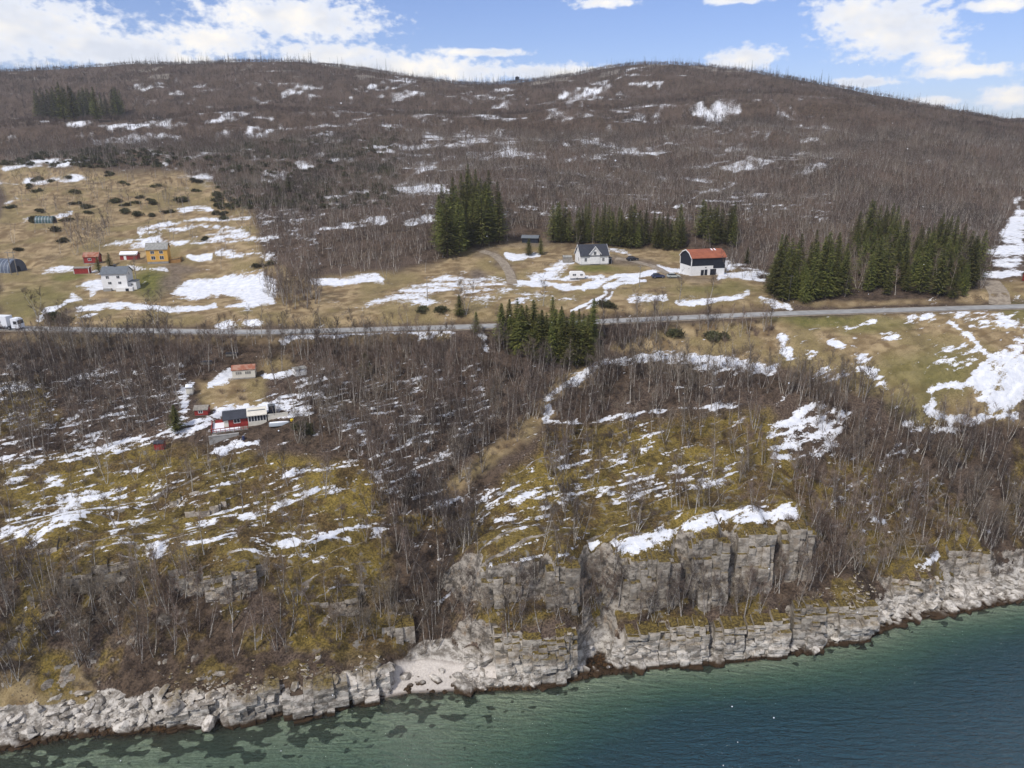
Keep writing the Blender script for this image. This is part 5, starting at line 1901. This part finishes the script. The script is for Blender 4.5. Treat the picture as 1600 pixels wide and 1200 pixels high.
window(e, -.9, 2.5, .6, .35, -d / 2, WHITE)
window(e, -2.6, 2.1, .5, .4, -w / 2, WHITE, 'l')


# arched halls
def hall(key, label, rz, w, L, h, mat, ribs):
    x, y, z = SITE[key]
    e = empty('arched_hall', (x, y, z), rz, label, 'hall')
    n = 14
    arc = [(w / 2 * math.cos(math.pi * i / n), h * math.sin(math.pi * i / n) ** .85) for i in range(n + 1)]
    G().prism([(p, q) for p, q in arc], 'x', -L / 2, L / 2).obj('shell', mat, e, False)
    G().box(-L / 2 - .1, L / 2 + .1, -w / 2 - .15, w / 2 + .15, -.8, .06).obj('base', CONC, e)
    for i in range(ribs):
        a = -L / 2 + (i + .5) * L / ribs
        rb = G()
        for (p, q), (p2, q2) in zip(arc[:-1], arc[1:]):
            rb.prism([(p * 1.0, q), (p2, q2), (p2 * 1.02, q2 * 1.02 + .02), (p * 1.02, q * 1.02 + .02)], 'x', a - .08, a + .08)
        rb.obj('rib', principled('rib_metal', (.33, .36, .40), .5, .4), e)
    G().prism([(1.1 * math.cos(math.pi * i / 8), 2.2 * math.sin(math.pi * i / 8)) for i in range(9)], 'x', L / 2, L / 2 + .08).obj('door', NAVY, e)


hall('green_tent', 'dark green round-arched tent hall on the hill pasture', R(6), 4.2, 7.6, 3.0, principled('green_tarp', (.028, .075, .078), .5, .4, .2, 1), 6)
hall('grey_hall', 'big blue-grey arched tent hall beside the power poles', R(-8), 8.0, 10.5, 4.6, principled('grey_tarp', (.085, .105, .145), .45, .4, .2, 1), 7)

# ---- red cottage with deck and glazed porch
x, y, z = SITE['cottage']
CR = R(20)
e = empty('red_cottage', (x, y, z), CR, 'red cottage with black roof, cream glazed porch and snowy deck', 'cottage')
G().prism([(-1.9, .2), (1.9, .2), (1.9, 2.2), (0, 3.3), (-1.9, 2.2)], 'x', -2.8, 2.4).obj('wall', RED, e)
rf = G()
for s in (-1, 1):
    rf.prism([(s * 2.35, 1.98), (0, 3.31), (0, 3.47), (s * 2.35, 2.14)], 'x', -3.1, 2.45)
ro = rf.obj('roof', BLACKR, e)
G().prism([(.2, 3.38), (2.2, 2.24), (2.2, 2.36), (.0, 3.66)], 'x', -3.0, 2.4).obj('roof_snow', SNOWM, ro)
G().box(-2.84, -1.9, -1.96, -1.6, .2, 2.1).obj('corner_panel', CREAM, e)
window(e, 0, 1.0, 1.3, .9, -1.9, WHITE, 'f', 1)
do = G().box(-1.55, -.85, -1.97, -1.88, .2, 2.0).obj('door', RED, e)
G().box(-1.0, -.92, -2.03, -1.97, 1.0, 1.1).obj('handle', METAL, do)
# glazed porch
po = G().box(2.45, 6.6, -2.6, 1.6, -.6, 1.1).obj('porch_wall', CREAM, e)
pr_ = G().prism([(-3.0, 2.55), (0, 3.5), (0, 3.66), (-3.0, 2.71)], 'x', 2.3, 6.8)
pr_.prism([(0, 3.5), (2.0, 2.6), (2.0, 2.76), (0, 3.66)], 'x', 2.3, 6.8)
pro = pr_.obj('porch_roof', CREAM, po)
G().prism([(-1.3, 3.28), (.6, 3.46), (.6, 3.52), (-1.3, 3.34)], 'x', 2.6, 6.5).obj('roof_glass', SLATE, pro)
G().prism([(.0, 3.68), (2.0, 2.78), (2.0, 2.92), (.0, 3.84)], 'x', 2.4, 6.7).obj('roof_snow', SNOWM, pro)
for q in range(7):
    xx = 2.55 + q * .66
    G().box(xx - .06, xx + .06, -2.58, -2.44, 1.1, 2.66).obj('post', WHITE, po)
for q in range(6):
    xx = 2.55 + q * .66
    G().box(xx + .07, xx + .59, -2.53, -2.5, 1.15, 2.5).obj('pane', GLASS, po)
G().box(6.44, 6.58, -2.4, 1.5, 1.1, 2.55).obj('side_wall', CREAM, po)
# deck
dk = G().box(-5.6, 2.4, -4.6, -2.0, -.15, 0.1).obj('deck', GREYW, e)
G().box(-5.55, 2.35, -4.55, -4.4, -1.5, -.16).obj('deck_skirt', CREAM, dk)
G().box(-5.4, -2.9, -4.3, 1.5, .1, .3).obj('deck_snow', SNOWM, dk)
G().box(-2.9, .6, -4.3, -2.6, .1, .26).obj('deck_snow', SNOWM, dk)
G().box(-5.6, -2.9, -1.9, 1.8, -1.4, .09).obj('deck_platform', GREYW, dk)
for q in range(9):
    xx = -5.55 + q * .98
    G().box(xx - .05, xx + .05, -4.62, -4.52, .1, .95).obj('rail_post', RED, dk)
G().box(-5.62, 2.4, -4.66, -4.5, .95, 1.07).obj('handrail', RED, dk)
G().box(-5.62, 2.4, -4.62, -4.54, .45, .53).obj('handrail', RED, dk)
G().box(-5.66, -5.52, -4.5, 1.6, .1, 1.0).obj('rail_panel', RED, dk)
G().box(-4.9, -3.2, 1.5, 1.62, .1, 1.0).obj('rail_panel', RED, dk)
st = G()
for q in range(5):
    st.box(2.5 + q * .3, 2.85 + q * .3, -4.5, -3.4, -.35 - q * .24, -.2 - q * .24)
st.obj('steps', RED, dk)
M = Matrix.Translation((x, y, z)) @ Matrix.Rotation(CR, 4, 'Z')


def local(a, b, c=None):
    p = M @ Vector((a, b, 0))
    return (p.x, p.y, ground(p.x, p.y) if c is None else z + c)


G_ = G().box(-3.2, 3.2, -.25, .25, -1.2, 1.1)
G_.box(-3.3, 3.3, -.32, .32, 1.1, 1.2)
o = G_.obj('retaining_wall', CONC)
lx = local(-3.0, -6.3)
o.location = lx
o.rotation_euler = (0, 0, CR)
tag(o, 'grey concrete retaining wall in front of the cottage deck', 'wall')
hb = empty('wash_house', local(8.0, -.2), CR, 'dark upright box shed beside the glazed porch', 'shed')
G().box(-.75, .75, -.7, .7, -.5, 2.3).obj('wall', NAVY, hb)
G().box(-.85, .85, -.8, .8, 2.3, 2.42).obj('roof', SLATE, hb)
G().box(.8, .95, -.75, .5, -.3, 2.0).obj('screen', CREAM, hb)
o = G().box(-2.3, 2.3, -.08, .08, -.6, 1.0).box(-2.35, 2.35, -.12, .12, 1.0, 1.08).obj('fence', CREAM)
o.location = local(9.2, -2.6)
o.rotation_euler = (0, 0, CR)
tag(o, 'cream board fence running out from the glazed porch', 'fence')
hp = empty('covered_boat', local(9.3, -5.2), CR + .05, 'upturned boat under grey cover with snow on its back', 'boat')
n = 12
v, f = [], []
for i in range(n + 1):
    a = i / n
    wd = .85 * math.sin(math.pi * (a * .82 + .10)) ** .7
    for j in range(7):
        t = math.pi * j / 6
        v.append(((a - .5) * 4.6, wd * math.cos(t), .85 * math.sin(t) * (1 - .35 * a * a) + .05))
for i in range(n):
    for j in range(6):
        q = i * 7 + j
        f.append((q, q + 1, q + 8, q + 7))
f += [tuple(range(6, -1, -1)), tuple(n * 7 + j for j in range(7))]
link(bpy.data.objects.new('hull', mesh('hull', v, f, principled('boat_cover', (.30, .33, .36), .6, .3), True)), hp)
sn = [(p[0] * .92, p[1] * .75, p[2] + .09) for p in v]
link(bpy.data.objects.new('snow_cap', mesh('snow_cap', sn, f, SNOWM, True)), hp)
br = empty('barrel', local(1.2, -8.2), 0, 'dark blue barrel standing on snow below the cottage', 'barrel')
G().tube((0, 0, 0), (0, 0, .9), .3, .3, 14).obj('drum', principled('blue_plastic', (.025, .035, .09), .4, .4), br)
G().tube((0, 0, .3), (0, 0, .34), .325, .325, 14).tube((0, 0, .6), (0, 0, .64), .325, .325, 14).obj('hoop', MATS['blue_plastic'], br)
bk = empty('bucket', local(12.2, -4.6), 0, 'small bright yellow tub beside the snow-capped boat', 'bucket')
G().tube((0, 0, 0), (0, 0, .5), .28, .38, 14).obj('body', principled('yellow_plastic', (.75, .52, .03), .5, .4), bk)
G().tube((0, 0, .5), (0, 0, .55), .41, .41, 14).obj('rim', MATS['yellow_plastic'], bk)
for a, b, lab in ((323, 569, 'dark low woodpile under a sheet among the birches'), (362, 556, 'dark plank stack with snow edge above the cream cabin')):
    p, t = hit(a, b)
    e = empty('woodpile', (p[0], p[1], p[2]), R(8), lab, 'woodpile')
    pile = G()
    for i in range(4):
        for j in range(6):
            pile.tube((-1.4, -.5 + j * .2, .1 + i * .19), (1.4, -.5 + j * .2, .1 + i * .19), .095, .095, 6)
    pile.obj('logs', GREYW, e)
    G().box(-1.5, 1.5, -.7, .7, .82, .88).obj('cover', BLACKR, e)

# ---- power poles
H0p, t0 = hit(23, 430)
e = empty('power_pole', tuple(H0p), R(5), 'H-frame timber power pole in front of the arched hall', 'power pole')
for sx in (-1.1, 1.1):
    G().tube((sx, 0, -1), (sx * .85, 0, 8.6), .16, .11, 8).obj('pole', GREYW, e)
G().box(-1.9, 1.9, -.08, .08, 8.0, 8.2).obj('crossarm', GREYW, e)
G().box(-1.0, 1.0, -.3, .3, 6.2, 6.35).obj('crossarm', GREYW, e)
for q in (-1.6, 0, 1.6):
    G().tube((q, 0, 8.2), (q, 0, 8.5), .06, .04, 6).obj('insulator', METAL, e)
for a, b, hh, lab in [(999, 448, 7.0, 'thin timber power pole beside the farm driveway'), (668, 470, 7.5, 'thin timber power pole on the snowy meadow strip'), (1232, 470, 8.0, 'thin timber pole at the foot of the roadside spruces'), (484, 425, 8.0, 'timber pole at the edge of the birch wood above the meadow')]:
    p, t = hit(a, b)
    e = empty('power_pole', tuple(p), R(20), lab, 'power pole')
    G().tube((0, 0, -1), (0, 0, hh), .14, .09, 8).obj('pole', GREYW, e)
    G().box(-.8, .8, -.06, .06, hh - .5, hh - .38).obj('crossarm', GREYW, e)
    for q in (-.7, 0, .7):
        G().tube((q, 0, hh - .38), (q, 0, hh - .15), .05, .03, 6).obj('insulator', METAL, e)


# ---- vehicles
def wheels(e, xs, yy, r):
    for a in xs:
        for s in (-1, 1):
            wh = G().tube((a, s * yy - .11, r), (a, s * yy + .11, r), r, r, 14).obj('wheel', TYRE, e)
            G().tube((a, s * (yy + .115), r), (a, s * (yy + .13), r), r * .6, r * .6, 10).obj('rim', principled('rim_metal', (.4, .4, .42), .4, .5, metallic=.8), wh)


def car(px, py, rz, mat, label):
    p, t = hit(px, py)
    e = empty('parked_car', tuple(p), rz, label, 'car')
    body = [(-2.15, .35), (2.15, .35), (2.2, .75), (1.95, .92), (1.05, 1.0), (-1.9, 1.02), (-2.2, .8)]
    G().prism(body, 'y', -.88, .88).obj('body', mat, e)
    cab = [(-1.85, 1.0), (1.05, 1.0), (.35, 1.48), (-1.45, 1.5)]
    G().prism([(a * .99, b) for a, b in cab], 'y', -.76, .76).obj('cabin', GLASS, e)
    G().prism([(-1.5, 1.47), (.42, 1.45), (.3, 1.54), (-1.4, 1.56)], 'y', -.74, .74).obj('roof', mat, e)
    for s in (-1, 1):
        G().box(2.12, 2.22, s * .6 - .18, s * .6 + .18, .62, .78).obj('headlight', WHITE, e)
    wheels(e, (-1.35, 1.35), .80, .33)


car(988, 407, R(20), principled('black_car_paint', (.012, .013, .02), .25, .6), 'black car parked by the bank beyond the farmhouse')
car(1028, 434, R(8), principled('blue_car_paint', (.035, .045, .10), .25, .6), 'dark blue car parked at the end of the farm drive')
car(1052, 434, R(6), principled('silver_car_paint', (.36, .38, .36), .3, .6), 'pale silver-green car parked in front of the barn')
p, t = hit(902, 436)
e = empty('caravan', tuple(p), R(4), 'white caravan parked on the snowy strip below the farmhouse', 'caravan')
G().prism([(-2.6, .45), (2.2, .45), (2.6, 1.3), (2.2, 2.3), (1.5, 2.6), (-2.3, 2.6), (-2.7, 2.2)], 'y', -1.05, 1.05).obj('body', WHITE, e)
window(e, -1.2, 1.3, 1.1, .6, -1.05, WHITE)
window(e, 1.2, 1.3, .8, .6, -1.05, WHITE)
wheels(e, (-.2,), .95, .33)
G().box(2.2, 3.6, -.06, .06, .42, .52).tube((3.4, 0, 0), (3.4, 0, .45), .05).obj('drawbar', METAL, e)

# truck on the road
ix = int(np.argmin(np.abs(ROAD_X - hit(30, 513)[0][0])))
tx, ty, tz = ROAD_X[ix], ROAD_Y[ix] - 1.1, ROAD_Z[ix]
rzr = math.atan2(ROAD_Y[ix + 1] - ROAD_Y[ix - 1], ROAD_X[ix + 1] - ROAD_X[ix - 1])
e = empty('articulated_truck', (tx, ty, tz), rzr, 'white articulated truck with lettered trailer driving along the road', 'truck')
TRW = principled('truck_white', (.74, .76, .80), .4, .4)
tr = G().box(-14.6, -.9, -1.27, 1.27, 1.1, 3.95).obj('trailer', TRW, e)
G().box(-14.6, -.9, -1.31, 1.31, .85, 1.1).obj('side_rail', principled('rail_grey', (.3, .32, .35), .5), tr)
cu = bpy.data.curves.new('lettering', 'FONT')
cu.body = 'SKO'
cu.size = 1.5
cu.extrude = .01
cu.space_character = 1.25
tmp = bpy.data.objects.new('tmp_text', cu)
COL.objects.link(tmp)
bpy.context.view_layer.update()
lm = bpy.data.meshes.new_from_object(tmp.evaluated_get(bpy.context.evaluated_depsgraph_get()))
bpy.data.objects.remove(tmp)
lm.materials.append(principled('letter_blue', (.05, .06, .12), .5))
lo = link(bpy.data.objects.new('lettering', lm), tr)
lo.location = (-6.0, -1.29, 2.0)
lo.rotation_euler = (R(90), 0, 0)
cb = G().prism([(.3, .5), (2.5, .5), (2.55, 1.6), (2.3, 2.9), (1.9, 3.3), (.3, 3.4)], 'y', -1.22, 1.22).obj('cab', TRW, e)
G().prism([(2.50, 1.75), (2.33, 2.8), (2.37, 2.8), (2.56, 1.75)], 'y', -1.1, 1.1).obj('windscreen', GLASS, cb)
G().box(1.1, 2.1, -1.26, -1.2, 1.7, 2.6).obj('side_window', GLASS, cb)
G().box(-1.2, 2.4, -.5, .5, .45, .85).obj('chassis', METAL, e)
wheels(e, (-13.2, -12.0, -10.8, -.6, 1.6), 1.1, .5)

# ---- lookout tower on the skyline, small things
p, t = hit(808, 134)
e = empty('lookout_tower', tuple(p), R(10), 'small lookout tower with dark cabin on the hazy skyline notch', 'tower')
for sx in (-1, 1):
    for sy in (-1, 1):
        G().tube((sx * 1.5, sy * 1.5, -2), (sx * 1.0, sy * 1.0, 6.5), .22, .18, 6).obj('leg', GREYW, e)
for sx in (-1, 1):
    G().tube((sx * 1.4, -1.4, 1), (-sx * 1.1, -1.1, 5.5), .12, .12, 5).obj('brace', GREYW, e)
tw = G().box(-2.0, 2.0, -2.0, 2.0, 6.5, 9.3).obj('cabin', NAVY, e)
G().add([(-2.4, -2.4, 9.3), (2.4, -2.4, 9.3), (2.4, 2.4, 9.3), (-2.4, 2.4, 9.3), (0, 0, 10.6)], [(0, 3, 2, 1), (0, 1, 4), (1, 2, 4), (2, 3, 4), (3, 0, 4)]).obj('roof', NAVY, tw)

# lone bare trees near the farms
for a, b, h, lab in [(728, 492, 1.15, 'spreading bare tree standing alone above the road by small spruces'), (245, 508, 1.2, 'dark spreading bare tree beside the road below the snow strip'), (214, 446, 1.0, 'pale-stemmed bare birch on the lawn beside the white house'),
                     (60, 500, 1.1, 'bare leafless tree on the tan field above the truck'), (848, 478, .8, 'slim bare tree in the meadow below the caravan'), (1060, 472, .8, 'slim bare tree on the tan slope below the barn'), (1110, 466, .7, 'small bare sapling near the slim tree below the barn')]:
    p, t = hit(a, b)
    T, (m0, m1) = BIRCH_V[3 if h > 1.05 else 0]
    e = empty('bare_tree', (p[0], p[1], p[2]), rng.uniform(0, 6.28), lab, 'tree')
    e.scale = (h * 1.6, h * 1.6, h * 1.3)
    link(bpy.data.objects.new('trunk', m0), e)
    link(bpy.data.objects.new('crown', m1), e)

# ================================================================== haze
hz = bpy.data.materials.new('haze')
hz.use_nodes = True
g = NT(hz.node_tree)
g.n.clear()
ho = g.node('ShaderNodeOutputMaterial')
hv = g.node('ShaderNodeVolumePrincipled')
hv.inputs['Color'].default_value = (.90, .93, 1.0, 1)
hv.inputs['Density'].default_value = 0.00011
hv.inputs['Anisotropy'].default_value = 0.2
g.l.new(hv.outputs[0], ho.inputs['Volume'])
_zz = np.empty(len(bpy.data.objects['terrain'].data.vertices) * 3, np.float32)
bpy.data.objects['terrain'].data.vertices.foreach_get('co', _zz)
HAZE_TOP = max(245.0, float(_zz[2::3].max()) + 22.0)
hob = G().box(-3000, 3000, -1600, 2800, -13, HAZE_TOP).obj('haze', hz)
tag(hob, 'thin grey-blue snowy air over the fjord and hills', 'haze', kind='stuff')


# ================================================================== falling snowflakes in the air over the water
fl = G()
fr_ = random.Random(5)
for i in range(260):
    a, b, t = fr_.uniform(-.62, .62), fr_.uniform(-.45, .62), fr_.uniform(14, 70)
    d_ = Vector((a, CS - b * SN, -SN - b * CS))
    p = Vector((0, 0, CAM_H)) + d_ * t
    r_ = fr_.uniform(.009, .022)
    fl.add([p + Vector(q) * r_ for q in ((1, 0, 0), (-1, 0, 0), (0, 1, 0), (0, -1, 0), (0, 0, 1), (0, 0, -1))], [(0, 2, 4), (2, 1, 4), (1, 3, 4), (3, 0, 4), (2, 0, 5), (1, 2, 5), (3, 1, 5), (0, 3, 5)])
tag(fl.obj('falling_snow', SNOWM, None, True), 'scattered white snowflakes drifting in the air', 'snowflakes', kind='stuff')
